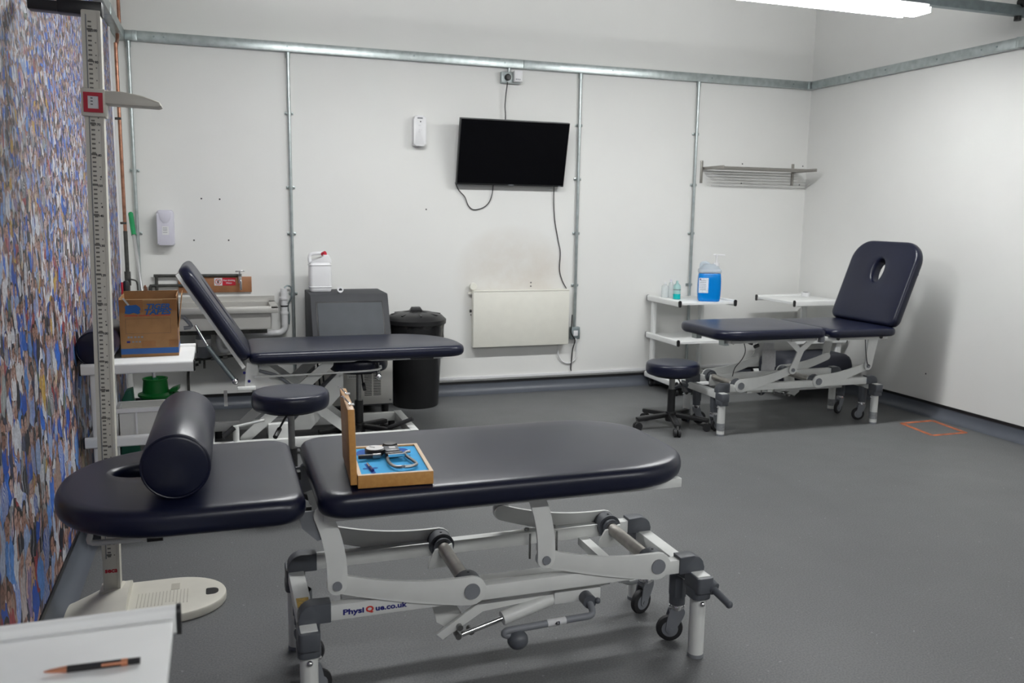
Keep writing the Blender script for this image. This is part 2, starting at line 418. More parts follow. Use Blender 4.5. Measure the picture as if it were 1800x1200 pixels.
def thing(name, label, cat, loc=(0, 0, 0), rz=0, group=None):
    o = bpy.data.objects.new(name, None); COL.objects.link(o); o.empty_display_size = .1
    o.location = loc; o.rotation_euler = (0, 0, rz); return tag(o, label, cat, group)
def struct(o): o['kind'] = 'structure'; return o
def copy_tree(o, parent=None):
    c = o.copy(); COL.objects.link(c); c.parent = parent
    for ch in [k for k in bpy.data.objects if k.parent == o]: copy_tree(ch, c)
    return c
def text(s, size, mtx, material, parent, name='lettering', shear=0, extrude=.0004, sx=1, bold=0):
    cu = bpy.data.curves.new('t', 'FONT'); cu.body = s; cu.size = size; cu.extrude = extrude; cu.shear = shear
    cu.align_x = 'CENTER'; cu.align_y = 'CENTER'; cu.offset = bold; cu.resolution_u = 3
    ob = bpy.data.objects.new('t', cu); COL.objects.link(ob); bpy.context.view_layer.update()
    me = bpy.data.meshes.new_from_object(ob.evaluated_get(bpy.context.evaluated_depsgraph_get()))
    bpy.data.objects.remove(ob); bpy.data.curves.remove(cu)
    me.transform(Matrix.Scale(sx, 4, (1, 0, 0))); me.transform(mtx)
    me.materials.clear(); me.materials.append(M[material])
    o = bpy.data.objects.new(name, me); COL.objects.link(o)
    if parent: o.parent = parent
    return o
FRONT = Matrix.Rotation(R(90), 4, 'X')          # text facing -y
def face_at(x, y, z): return Matrix.Translation((x, y, z)) @ FRONT

# ------------------------------------------------------------------ room shell
XL, XR, YB, YF, ZC = -.595, 4.925, 6.43, -5.0, 4.0
struct(MB().box2((XL-.1, YF-.1, -.1), (XR+.1, YB+.1, 0)).build('floor', 'floor', smooth=0))
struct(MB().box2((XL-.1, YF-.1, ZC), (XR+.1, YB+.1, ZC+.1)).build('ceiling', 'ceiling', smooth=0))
wb = struct(MB().box2((XL-.1, YB, 0), (XR+.1, YB+.1, ZC)).build('wall_back', 'wall_back', smooth=0))
wr = struct(MB().box2((XR, YF, 0), (XR+.1, YB, ZC)).build('wall_right', 'wall', smooth=0))
struct(MB().box2((XL-.1, YF, 0), (XL, YB, ZC)).build('wall_left', 'wall', smooth=0))
struct(MB().box2((XL-.1, YF-.1, 0), (XR+.1, YF, ZC)).build('wall_front', 'wall_grey', smooth=0))
def cove(name, p0, p1, inward):
    """coved vinyl skirting with a black capping strip"""
    p0 = Vector(p0); p1 = Vector(p1); inn = Vector(inward)
    prof = [(.001, .001)] + [(.065-.062*math.sin(R(a)), .065-.062*math.cos(R(a))-.0015) for a in range(0, 91, 15)] + [(.003, .085), (.0, .085)]
    vs = []; n = len(prof)
    for p in (p0, p1):
        for d, z in prof: vs.append(p + inn*d + Vector((0, 0, z)))
    o = struct(MB().add(vs, [(i, (i+1) % n, n+(i+1) % n, n+i) for i in range(n)]).build(name, 'cove', smooth=60))
    m = MB(); a = p0+inn*.004; c = p1+inn*.004
    m.bar(a+Vector((0, 0, .0945)), c+Vector((0, 0, .0945)), .008, .019).build('capping_strip', 'black', o, smooth=0, label='black capping strip along the top of the skirting')
    return o
cove('baseboard_back', (XL, YB, 0), (XR, YB, 0), (0, -1, 0))
cove('baseboard_right', (XR, YB, 0), (XR, YF, 0), (-1, 0, 0))
cove('baseboard_left', (XL, YF, 0), (XL, YB, 0), (1, 0, 0))
t = struct(MB().box2((.2, YB-.012, .118), (4.4, YB, .142), bev=.002).build('trim_1', 'white_plastic'))
for x in (1.72, 1.95, 2.72, 3.1, 3.9): MB().box2((x-.006, YB-.0135, .116), (x+.006, YB, .144)).build('joint_cover', 'white_plastic', t)
# wall mural print
tag(MB().box2((XL, YF, .108), (XL+.004, 5.92, 2.515)).build('wall_mural', 'mural', smooth=0),
    'full height printed photo mural of a football crowd in blue and white', 'mural')
struct(MB().box2((XL, 5.92, .108), (XL+.012, 5.96, 2.515), bev=.002).build('trim_2', 'white_plastic'))
# plug holes left in the back wall
for x, z in ((-.102, 1.498), (.019, 1.496), (-.161, 1.209), (.07, 1.21), (1.502, 1.448), (2.359, .882), (2.359, .853), (4.267, 1.875), (4.266, 1.712), (4.884, 1.875), (4.86, 1.713)):
    MB().cyl((x, YB-.0012, z), (x, YB+.001, z), .006, seg=10).build('plug_hole', 'ink', wb)
for y, z in ((4.9, .30),): MB().cyl((XR-.0012, y, z), (XR+.001, y, z), .006, seg=10).build('plug_hole', 'ink', wr)

# cable trunking round the walls
def trunking(name, label, segs, joints):
    o = thing(name, label, 'cable trunking')
    for a, c in segs: MB().box2(a, c, bev=.002).build('lid', 'galv', o)
    for a, c in joints: MB().box2(a, c, bev=.001).build('coupling', 'galv', o)
    return o
T0, T1 = 2.522, 2.586
tk = trunking('cable_trunking', 'long galvanised trunking across the back wall above the television',
    [((XL+.055, YB-.05, T0), (2.25, YB, T1)), ((2.252, YB-.051, T0), (XR-.052, YB, T1))],
    [((XL+.10, YB-.053, T0-.001), (XL+.13, YB, T1+.001)), ((XR-.075, YB-.054, T0-.001), (XR-.053, YB, T1+.002))])
for x in (-.36, -.3, .5, 1.4, 2.1, 3.0, 3.9, 4.7):
    MB().cyl((x, YB-.0535, 2.555), (x, YB-.05, 2.555), .006, seg=10).build('screw', 'galv_dark', tk)
tk = trunking('cable_trunking', 'galvanised trunking running along the right wall',
    [((XR-.05, 4.35, T0), (XR, YB-.0, T1)), ((XR-.055, 2.0, T0), (XR, 4.34, T1))], [((XR-.056, 4.335, T0-.002), (XR, 4.352, T1+.002))])
for y in (5.9, 5.5, 5.0, 4.62, 4.5): MB().cyl((XR-.0535, y, 2.555), (XR-.05, y, 2.555), .006, seg=10).build('screw', 'galv_dark', tk)
tk = trunking('cable_trunking', 'galvanised trunking along the left wall above the mural', [((XL, 1.0, T0), (XL+.055, YB, T1))], [((XL, 5.6, T0-.001), (XL+.058, 5.63, T1+.001))])
# overhead channel carrying the light battens
ch = thing('overhead_channel', 'galvanised steel channel crossing the room above the lit batten', 'channel')
MB().box2((XL, 4.315, 2.712), (XR, 4.365, 2.775), bev=.002).build('channel_body', 'galv_dark', ch)
MB().cyl((4.86, 4.30, 2.79), (4.86, 4.34, 2.79), .03).build('cable_gland', 'black', ch)
MB().cyl((4.85, 4.34, 2.685), (4.85, 4.34, 2.712), .022).build('cable_gland', 'black', ch)
def batten(x0, x1, y, z, label, vis=True):
    t = thing('light_batten', label, 'ceiling light', (0, 0, 0), 0, None)
    MB().box2((x0, y-.045, z+.022), (x1, y+.045, z+.05), bev=.003).build('housing', 'white', t)
    MB().prism([(y-.068, z+.022), (y-.06, z-.008), (y+.06, z-.008), (y+.068, z+.022)], 'yz', x0+.004, x1-.02, bev=.003).build('diffuser', 'lamp', t)
    MB().box2((x0+.05, y+.071, z-.014), (x1-.09, y+.078, z-.006)).build('lens_edge', 'lamp', t)
    for x in (x0, x1): MB().box2((x-.004, y-.06, z-.004), (x+.004, y+.06, z+.03), bev=.002).build('end_cap', 'white', t)
batten(2.58, 4.10, 4.34, 2.662, 'lit fluorescent batten hanging at the top right corner')
batten(.15, 1.67, 4.34, 2.662, 'added unseen batten further left on the overhead channel')  # out of view, added to help light the room
batten(.15, 1.67, -1.0, 2.662, 'added unseen fill batten behind the camera, nearer the mural')  # added out of view to fill the foreground from the camera side
batten(2.58, 4.10, -1.0, 2.662, 'added unseen fill batten behind the camera, nearer the right wall')  # second unseen fill batten, added for the foreground
c2 = thing('overhead_channel', 'galvanised steel channel crossing the room behind the camera', 'channel')
MB().box2((XL, -1.025, 2.712), (XR, -.975, 2.775), bev=.002).build('channel_body', 'galv_dark', c2)

# ------------------------------------------------------------------ treatment couches (hydraulic, curved lifting arms)
def caster(parent, x, y, top, flip=1, rot=0.0):
    """castor with grey housing, chrome ring, fork and wheel; local origin at its stem"""
    o = MB().cyl((x, y, .135), (x, y, top), .027, seg=16).cyl((x, y, .165), (x, y, top), .030, seg=8).build('caster_housing', 'grey', parent)
    MB().cyl((x, y, .115), (x, y, .137), .021).cyl((x, y, .121), (x, y, .128), .026).build('caster_ring', 'chrome', o)
    mm = Matrix.Translation((x, y, 0)) @ Matrix.Rotation(rot, 4, 'Z')
    a = MB()
    for s_ in (-1, 1): a.prism(blade((0, .108), (.022*flip, .048), 0, .05, .045, .03), 'xz', s_*.016-.002, s_*.016+.002)
    a.box((0, 0, .11), (.05, .034, .012)); a.cyl((.022*flip, -.021, .046), (.022*flip, .021, .046), .007, seg=10)
    a.xf(mm).build('caster_fork', 'midgrey', o)
    b_ = MB().lathe([(.001, -.012), (.034, -.012), (.043, -.009), (.046, 0), (.043, .009), (.034, .012), (.001, .012)], seg=24)
    b_.xf(mm @ Matrix.Translation((.022*flip, 0, .046)) @ Matrix.Rotation(R(90), 4, 'X')).build('caster_wheel', 'rubber', o)
    d = MB().lathe([(.001, -.0135), (.026, -.0125), (.03, -.0115), (.03, .0115), (.026, .0125), (.001, .0135)], seg=20)
    d.xf(mm @ Matrix.Translation((.022*flip, 0, .046)) @ Matrix.Rotation(R(90), 4, 'X')).build('wheel_hub', 'midgrey', o)
def couch_base(root, pivz, zb, wrap=False):
    AX = (-.144, .474); PV = (-.539, .084); FX = .62; FY = .22
    for sy in (-1, 1):
        rl = MB().box2((-.565, sy*.185-.018, .284), (.565, sy*.185+.018, .330), bev=.003).build('base_rail', 'white', root)
        if sy < 0 and not wrap:
            mt = lambda x, z: face_at(x, sy*.185-.0185, z)
            text('Physi', .022, mt(-.492, .305), 'ink_blue', rl, sx=1.35, bold=.0008)
            text('ue.co.uk', .022, mt(-.385, .305), 'ink_blue', rl, sx=1.2, bold=.0008)
            text('Q', .023, mt(-.446, .305), 'ink_red', rl, sx=1.2, bold=.001)
        for sx in (-1, 1):
            pr = [(sx*.555, .282), (sx*.645, .282), (sx*.645, .300)] + [(sx*(.605+.04*math.cos(R(a))), .300+.04*math.sin(R(a))) for a in range(0, 91, 15)] + [(sx*.555, .34)]
            MB().prism(pr, 'xz', sy*.185-.024, sy*.185+.024, bev=.004).build('rail_end_cap', 'grey', root)
    for sx in (-1, 1):
        cb = MB().box2((sx*FX-.024, -.252, .242), (sx*FX+.024, .252, .287), bev=.003).build('cross_bar', 'white', root)
        if sx < 0 and not wrap:
            MB().box2((sx*FX-.018, -.10, .2872), (sx*FX+.018, -.035, .2878)).build('warning_sticker', 'sticker_yellow', cb, smooth=0)
        for sy in (-1, 1):
            x, y = sx*FX, sy*FY
            MB().prism(rrect(x-.030, x+.030, min(y-.042, y-sy*.042+sy*.0)-(.004 if sy < 0 else 0), y+.046, .012, 3), 'xy', .232, .2845, bev=.003).build('foot_collar', 'grey', root)
            MB().prism(rrect(x-.033, x+.033, y-.035, y+.04, .02, 4), 'xy', .205, .240, bev=.004).build('foot_collar', 'grey', root)
            ft = MB().cyl((x, y, .010), (x, y, .21), .0255, seg=24).build('foot', 'white', root)
            MB().cyl((x, y, 0), (x, y, .012), .0265, seg=24).build('foot_pad', 'midgrey', ft)
            if wrap: MB().cyl((x, y, .035), (x, y, .085), .0265, seg=24).build('tape_wrap', 'silver_tape', ft)
            MB().sphere((x, y-.027, .19), .009).sphere((x+.029, y, .19), .007).build('bolt', 'chrome', ft)
            caster(root, sx*.607, sy*.112, .246, -sx, rot=R(20*sx*sy))
    for ax in AX:
        MB().cyl((ax, -.2, .322), (ax, .2, .322), .0215, seg=24).build('axle', 'axle', root)
        for sy in (-1, 1):
            cl = MB().cyl((ax, sy*.150, .322), (ax, sy*.197, .322), .042, seg=28).cyl((ax, sy*.132, .322), (ax, sy*.15, .322), .032, seg=24).build('axle_collar', 'grey', root)
            MB().cyl((ax, sy*.168, .322), (ax+.0, sy*.168, .366), .004, seg=8).build('grub_screw', 'black', cl)
            MB().prism([(ax-.03, .325), (ax+.026, .34), (ax+.035, .29), (ax+.03, .262), (ax-.055, .262), (ax-.05, .29)], 'xz', sy*.122-.006, sy*.122+.006, bev=.002).build('axle_bracket', 'white', root)
    for ax, pv in zip(AX, PV):
        for sy in (-1, 1):
            arm = MB().prism(blade((ax, .322), (pv, pivz), .013, .090, .062, .054, 16), 'xz', sy*.205-.006, sy*.205+.006, bev=.002).build('lifting_arm', 'white', root)
            MB().cyl((ax, sy*.205, .322), (ax, sy*.216, .322), .024, seg=24).build('axle_pin', 'midgrey', arm)
            MB().cyl((pv, sy*.2, pivz), (pv, sy*.232, pivz), .013, seg=18).build('pivot_pin', 'midgrey', arm)
    # hydraulic pump and foot lever between the rails
    MB().box2((-.50, -.02, .225), (.52, .025, .262), bev=.003).build('centre_bar', 'white', root)
    MB().prism([(-.235, .165), (-.215, .145), (-.09, .222), (.34, .252), (.34, .276), (-.10, .25)], 'xz', -.145, -.130, bev=.002).build('link_bar', 'white', root)
    MB().prism([(-.245, .262), (-.18, .262), (-.13, .175), (-.19, .16), (-.225, .185)], 'xz', -.105, -.095).build('link_plate', 'white', root)
    for x, z in ((-.165, .183), (-.17, .155), (-.13, .165)): MB().cyl((x, -.16, z), (x, -.13, z), .0095, seg=12).build('bolt', 'steel', root)
    MB().cyl((-.16, -.155, .160), (-.02, -.155, .196), .0085, seg=14).build('pump_piston', 'chrome', root)
    MB().cyl((-.03, -.155, .193), (.29, -.12, .258), .022, seg=18).build('pump_body', 'white', root)
    MB().box2((.14, -.16, .215), (.30, -.10, .255), rot=None, bev=.004).build('pump_valve', 'white', root)
    MB().cyl((.245, -.20, .228), (.245, -.12, .228), .022).sphere((.27, -.20, .23), .010).build('lever_boss', 'grey', root)
    lv = MB().tube([(-.020, -.245, .178), (-.052, -.245, .188), (-.040, -.245, .199), (.03, -.245, .201), (.17, -.245, .206), (.232, -.240, .208), (.244, -.20, .224)], .0105, seg=12, sub=6).build('foot_lever', 'midgrey', root)
    MB().cyl((.083, -.245, .2032), (.143, -.245, .2053), .0115, seg=14).build('paper_band', 'paper', lv)
    if not wrap: text('43', .016, face_at(.113, -.2575, .2043), 'ink', lv, bold=.0006)
    MB().sphere((-.012, -.250, .168), .031, (1.05, .95, .95), 18).build('foot_pedal', 'grey', lv)
    MB().box2((.20, .02, .262), (.235, .17, .288)).box2((.36, -.17, .262), (.395, .17, .290)).build('cross_tie', 'white', root)
    for x in (.17, .27): MB().cyl((x, .185, .33), (x, .185, .338), .009, seg=8).cyl((x, .15, .24), (x, .15, .33), .004, seg=8).build('bolt', 'steel', root)
    if not wrap: MB().tube([(.42, .19, .20), (.48, .19, .145), (.56, .17, .095), (.60, .16, .10)], .011, sub=4).build('tie_rod', 'white', root)
    # brake pedal on the foot-end cross bar
    MB().tube([(.60, -.12, .262), (.625, -.19, .262), (.655, -.262, .243)], lambda t: .021+.006*math.sin(PI*t), seg=12, sub=5).build('brake_pedal', 'grey', root)
    MB().cyl((.650, -.258, .244), (.672, -.318, .215), .0125, .012, seg=12).sphere((.672, -.318, .215), .013, seg=10).build('brake_pedal_tip', 'grey', root)
    MB().cyl((-.62, -.15, .245), (-.62, .15, .245), .006, seg=8).build('brake_rod', 'steel', root)
    return AX, PV

def treatment_couch_front():
    root = thing('treatment_couch', 'navy vinyl treatment couch in the foreground with lowered head section and bolster', 'treatment couch', (.82, 2.51, 0), 0)
    zt = .688; zb = .616
    AX, PV = couch_base(root, .397, zb)
    for sy in (-1, 1):
        for pv, top in zip(PV, ((-.575, .605), (.046, .605))):
            MB().prism(blade((pv, .397), top, -.012, .056, .054, .050, 10), 'xz', sy*.221-.005, sy*.221+.005, bev=.002).build('top_bracket', 'white', root)
        MB().box2((-.575, sy*.225-.0125, .588), (.53, sy*.225+.0125, .617), bev=.002).build('top_rail', 'white', root)
    for x in (-.55, -.02, .50): MB().box2((x-.015, -.225, .590), (x+.015, .225, .614)).build('top_cross_member', 'white', root)
    MB().box2((-1.14, -.18, .592), (-.60, -.155, .617)).box2((-1.14, .155, .592), (-.60, .18, .617)).box2((-1.15, -.18, .592), (-1.12, .18, .617)).build('head_frame', 'black', root)
    for sy in (-1, 1): MB().prism([(-.64, .617), (-.56, .617), (-.558, .54), (-.59, .53), (-.63, .57)], 'xz', sy*.213-.004, sy*.213+.004).build('hinge_plate', 'midgrey', root)
    for x, y in ((-.66, -.24), (-.50, -.24), (.11, -.23)): MB().cyl((x, y, .605), (x, y, .618), .01, seg=10).build('cushion_bolt', 'black', root)
    MB().cushion(rrect(-.592, .572, -.325, .325, [(.26, .22), .07, .07, (.26, .22)], 10), zb, zt, .034).build('body_cushion', 'vinyl', root)
    MB().cushion(rrect(-1.258, -.622, -.325, .325, [.07, (.30, .30), (.30, .30), .07], 12), zb, zt, .034, hole=(-1.045, .055, .075, .052)).build('head_cushion', 'vinyl', root)
    # head release handle under the head section
    MB().tube([(-1.16, -.10, .585), (-1.17, -.10, .55), (-1.12, -.10, .545), (-1.02, -.10, .545)], .008, sub=4).build('release_handle', 'white', root)
    MB().cyl((-1.03, -.10, .545), (-.99, -.10, .545), .0115, seg=12).build('handle_grip', 'rubber', root)
    return root
treatment_couch_front()

def treatment_couch_back():
    root = thing('treatment_couch', 'three section navy couch with upright backrest by the right wall', 'treatment couch', (3.71, 4.965, 0), PI)
    zt = .705; zb = .638
    AX, PV = couch_base(root, .415, zb, wrap=True)
    for sy in (-1, 1):
        yp = sy*.221
        m = MB(); pv = PV[1]
        m.prism(blade((pv, .415), (pv-.055, .545), 0, .058, .046, .048, 6), 'xz', yp-.005, yp+.005)
        m.prism(blade((pv-.05, .54), (pv+.055, .63), 0, .038, .038, .04, 6), 'xz', yp-.0045, yp+.0045)
        m.prism(blade((pv-.05, .54), (pv-.165, .635), 0, .038, .038, .04, 6), 'xz', yp-.0045, yp+.0045)
        m.build('forked_bracket', 'white', root)
        MB().prism(blade((PV[0], .415), (PV[0]-.03, .62), 0, .058, .07, .085, 6), 'xz', yp-.005, yp+.005, bev=.002).build('top_bracket', 'white', root)
        MB().box2((-.66, sy*.245-.012, .608), (-.13, sy*.245+.012, .638), bev=.002).build('seat_rail', 'white', root)
        MB().box2((-.13, sy*.245-.016, .600), (-.095, sy*.245+.016, .645), bev=.003).build('hinge_block', 'midgrey', root)
        MB().box2((-.095, sy*.215-.0125, .610), (.60, sy*.215+.0125, .638)).build('foot_rail', 'white', root)
        for x in (-.60, -.24): MB().cyl((x, sy*.25, .622), (x, sy*.262, .622), .012, seg=12).build('rail_knob', 'black', root)
    for x in (-.63, -.2, .1, .56): MB().box2((x-.015, -.235, .61), (x+.015, .235, .634)).build('top_cross_member', 'white', root)
    for sy in (-1, 1): MB().box((.595, sy*.17, .617), (.04, .06, .045)).build('foot_rail_end', 'galv', root)
    MB().cushion(rrect(-.112, .690, -.325, .325, [(.14, .14), .06, .06, (.14, .14)], 10), zb, zt, .032).build('foot_cushion', 'vinyl', root)
    MB().cushion(rrect(-.690, -.150, -.325, .325, [.05, .06, .06, .05], 8), zb-.006, zt-.012, .03).build('seat_cushion', 'vinyl', root)
    a = R(70); d = Vector((-math.cos(a), 0, math.sin(a))); n = Vector((math.sin(a), 0, math.cos(a)))
    mm = Matrix((d, n.cross(d), n)).transposed().to_4x4(); mm.translation = Vector((-.660, 0, .692))
    MB().cushion(rrect(0, .61, -.325, .325, [(.15, .16), .05, .05, (.15, .16)], 10), -.035, .035, .03, hole=(.385, 0, .085, .05)).xf(mm).build('back_cushion', 'vinyl', root)
    MB().box2((.10, -.26, -.058), (.48, -.235, -.036)).box2((.10, .235, -.058), (.48, .26, -.036)).box2((.45, -.26, -.058), (.475, .26, -.036)).xf(mm).build('back_frame', 'white', root)
    for y in (-.285, .285): MB().cyl((.40, y, -.05), (.40, y, -.033), .012, seg=10).xf(mm).build('back_knob', 'black', root)
    MB().cyl((-.66, .0, .60), (-.83, 0, .88), .012, seg=12).build('back_strut', 'chrome', root)
    # adjustment lever, cable and dangling lead
    MB().tube([(.36, .06, .62), (.33, .06, .585), (.30, .06, .575)], .008, sub=3).cyl((.35, .2, .59), (.38, .2, .58), .012).build('release_lever', 'black', root)
    MB().tube([(-.49, .232, .61), (-.50, .235, .52), (-.52, .235, .44), (-.545, .23, .42)], .003, seg=6).build('control_cable', 'black', root)
    MB().tube([(.47, .20, .63), (.455, .21, .56), (.47, .20, .50), (.50, .17, .44), (.51, .16, .38)], .003, seg=6).build('mains_lead', 'black', root)
    MB().tube([(-.53, -.19, .20), (-.48, -.20, .185), (-.44, -.19, .235)], .010, sub=4).build('tie_bar', 'white', root)
    return root
rc = treatment_couch_back()
# stapled sheets hanging from the right couch
pp = thing('paper_sheets', 'sheaf of printed paper sheets hanging under the right couch', 'paper', (3.745, 5.245, 0))
for i, (x, z, a) in enumerate(((-.012, .525, .02), (.004, .445, -.05), (-.004, .37, .04))):
    MB().box((x, -.06-.004*i, z-.03*i), (.115, .0015, .13), rot=Matrix.Rotation(a, 3, 'Y')).build('sheet', 'paper', pp, smooth=0)

def scissor_couch():
    """older couch with flat rectangular floor frame, head section raised"""
    root = thing('treatment_couch', 'navy couch with raised head section standing before the sink', 'treatment couch', (.66, 5.31, 0), 0)
    Y = .25
    for sy in (-1, 1):
        MB().box2((-.76, sy*Y-.022, .045), (.46, sy*Y+.022, .10), bev=.003).build('base_rail', 'white', root)
        MB().box2((-.46, sy*.19-.015, .530), (.64, sy*.19+.015, .553), bev=.002).build('top_rail', 'white', root)
    for x in (-.745, .445): MB().box2((x-.025, -Y-.022, .046), (x+.025, Y+.022, .104), bev=.003).build('base_cross_rail', 'white', root)
    for x in (-.42, -.12, .60): MB().box2((x-.015, -.18, .530), (x+.015, .18, .551)).build('top_cross_member', 'white', root)
    for x in (-.70, .40):
        for sy in (-1, 1): MB().cyl((x, sy*Y, 0), (x, sy*Y, .046), .022, seg=14).build('levelling_foot', 'rubber', root)
    for sy in (-1, 1):
        MB().prism(blade((-.55, .10), (-.06, .525), 0, .055, .06, .055, 6), 'xz', sy*.195-.006, sy*.195+.006).build('scissor_arm', 'white', root)
        MB().prism(blade((.06, .10), (-.45, .525), 0, .055, .06, .055, 6), 'xz', sy*.175-.006, sy*.175+.006).build('scissor_arm', 'white', root)
        MB().cyl((-.27, sy*.16, .32), (-.27, sy*.21, .32), .018, seg=16).build('scissor_pivot', 'midgrey', root)
    MB().prism([(-.32, .12), (.0, .46), (.03, .50), (.03, .34), (-.17, .12)], 'xz', -.155, -.145).build('lift_plate', 'white', root)
    MB().cyl((-.3, 0, .12), (.02, 0, .42), .03, seg=16).build('hydraulic_ram', 'midgrey', root)
    MB().cyl((.30, -.17, .10), (.44, -.24, .165), .013, seg=12).build('pump_handle', 'rubber', root)
    MB().box2((-.42, -.24, .10), (-.30, -.10, .185), bev=.004).build('pump_box', 'white', root)
    MB().cyl((-.60, -.24, .10), (-.60, -.24, .19), .018, seg=14).build('pedal_post', 'white', root)
    MB().cyl((-.60, -.24, .185), (-.44, -.24, .215), .009, seg=10).build('pedal_link', 'white', root)
    MB().cyl((-.61, -.25, .185), (-.67, -.265, .135), .016, seg=14).build('pedal_grip', 'rubber', root)
    for x in (-.66, -.63, -.59): MB().cyl((x, -.275, .088), (x, -.27, .088), .010, seg=10).build('bolt', 'rubber', root)
    MB().box2((-.66, -.20, .30), (-.64, .20, .312)).build('tie_bar', 'white', root)
    # hinge bracket and strut of the head section
    MB().prism([(-.545, .42), (-.485, .42), (-.47, .50), (-.47, .555), (-.53, .565)], 'xz', -.265, -.255).build('hinge_bracket', 'white', root)
    MB().box2((-.585, -.29, .405), (-.485, -.23, .425), bev=.003).build('hinge_bracket', 'white', root)
    for x, z in ((-.545, .505), (-.52, .455)): MB().cyl((x, -.275, z), (x, -.264, z), .008, seg=10).build('bolt', 'ink_blue', root)
    MB().cyl((-.50, -.285, .38), (-.43, -.285, .386), .008, seg=10).build('brass_fitting', 'copper', root)
    MB().cyl((-.595, -.25, .455), (-.74, -.22, .66), .014, seg=14).build('gas_strut', 'galv_dark', root)
    MB().cyl((-.735, -.22, .653), (-.80, -.21, .78), .008, seg=12).build('gas_strut_rod', 'chrome', root)
    MB().sphere((-.595, -.25, .455), .019).build('strut_ball', 'chrome', root)
    MB().tube([(-.86, -.215, .83), (-.82, -.215, .775), (-.86, -.215, .765)], .011, sub=3).build('strut_bracket', 'midgrey', root)
    MB().tube([(-.49, -.27, .478), (.0, -.275, .482), (.22, -.275, .49), (.235, -.275, .515)], .006, sub=3).build('release_wire', 'white', root)
    MB().sphere((.225, -.27, .445), .02).cyl((.225, -.27, .44), (.225, -.22, .52), .012).build('lever_knob', 'chrome', root)
    MB().tube([(-.46, -.2, .50), (-.35, -.2, .46), (-.25, -.18, .36), (-.2, -.15, .24)], .010, sub=5).build('hydraulic_hose', 'midgrey', root)
    MB().tube([(-.10, .1, .52), (-.09, .1, .42), (-.08, .1, .30)], .006, sub=4).tube([(-.02, .12, .52), (-.06, .12, .44), (-.05, .12, .30)], .005, sub=4).build('mains_lead', 'rubber', root)
    MB().cushion(rrect(-.515, .768, -.315, .315, [(.34, .46), .05, .05, (.11, .10)], 12), .553, .622, .032).build('body_cushion', 'vinyl', root)
    MB().box2((.42, -.285, .545), (.56, -.24, .556)).build('cushion_batten', 'black', root)
    a = R(58); d = Vector((-math.cos(a), 0, math.sin(a))); n = Vector((math.sin(a), 0, math.cos(a)))
    mm = Matrix((d, n.cross(d), n)).transposed().to_4x4(); mm.translation = Vector((-.545, 0, .572))
    MB().cushion(rrect(0, .62, -.315, .315, [(.08, .10), .05, .05, (.08, .10)], 8), -.012, .055, .03, hole=(.34, .02, .16, .05)).xf(mm).build('head_cushion', 'vinyl', root)
    MB().box2((-.03, -.292, -.03), (.60, .292, -.010)).xf(mm).build('head_board', 'white', root)
    return root
scissor_couch()

# bolster on the front couch
def bolster(name, label, r, L, loc, rz, group=None):
    o = thing(name, label, 'bolster', loc, rz, group)
    prof = [(.001, -L/2), (r-.012, -L/2), (r-.004, -L/2+.004), (r, -L/2+.012), (r, L/2-.012), (r-.004, L/2-.004), (r-.012, L/2), (.001, L/2)]
    mm = Matrix.Translation((0, 0, r)) @ Matrix.Rotation(R(90), 4, 'X')
    MB().lathe(prof, seg=48).xf(mm).build('cover', 'vinyl', o)
    for s_ in (-1, 1):
        m = MB(); pts = [(( r-.004)*math.cos(2*PI*i/40), s_*(L/2-.006), r+(r-.004)*math.sin(2*PI*i/40)) for i in range(41)]
        m.tube(pts, .004, seg=6, sub=1).build('end_seam', 'vinyl', o)
    return o
bolster('bolster', 'round navy bolster cushion lying across the foreground couch', .086, .56, (-.118, 2.545, .692), R(-1))

# ------------------------------------------------------------------ stools
def stool(label, loc, h, rz):
    t = thing('swivel_stool', label, 'stool', loc, rz, 'round swivel stools')
    c = [(.18*math.cos(2*PI*i/48), .18*math.sin(2*PI*i/48)) for i in range(48)]
    MB().cushion(c, h-.082, h, .022, crown=.003).build('seat', 'vinyl', t)
    MB().cyl((0, 0, h-.094), (0, 0, h-.08), .13, seg=32).build('seat_plate', 'black', t)
    MB().cyl((0, 0, h-.30 if h > .5 else .25), (0, 0, h-.09), .0155 if h > .5 else .02).build('piston', 'steel', t)
    MB().cyl((0, 0, .085), (0, 0, (h-.28) if h > .5 else .27), .0265, seg=24).build('gas_cylinder', 'black', t)
    MB().lathe([(.001, .05), (.036, .05), (.042, .075), (.034, .115), (.001, .118)], seg=24).build('hub', 'black', t)
    for k in range(5):
        a = 2*PI*k/5; d = Vector((math.cos(a), math.sin(a), 0))
        lg = MB().bar(d*.03+Vector((0, 0, .092)), d*.255+Vector((0, 0, .074)), .042, .030, bev=.008).build('leg', 'black', t)
        e = d*.245; q = Vector((-d.y, d.x, 0))
        MB().cyl(e+Vector((0, 0, .05)), e+Vector((0, 0, .075)), .012, seg=10).build('caster_stem', 'steel', lg)
        for s_ in (-1, 1):
            p = e+q*(.013*s_)+Vector((0, 0, .027))
            MB().cyl(p-q*.009, p+q*.009, .027, seg=18).build('caster_wheel', 'rubber', lg)
    m = MB().tube([(.0, -.03, h-.098), (-.05, -.07, h-.104), (-.10, -.12, h-.135), (-.125, -.15, h-.150)], .005, seg=8)
    m.cyl((-.112, -.136, h-.143), (-.15, -.178, h-.166), .011, seg=10); m.build('height_lever', 'black', t)
    return t
stool('low round navy stool at the foot of the right couch', (2.872, 5.02, 0), .455, R(35))
stool('round navy stool between the foreground couch and the sink couch', (.300, 4.10, 0), .583, R(18))
stool('round navy stool pushed under the sink couch', (.80, 5.27, 0), .538, R(40))

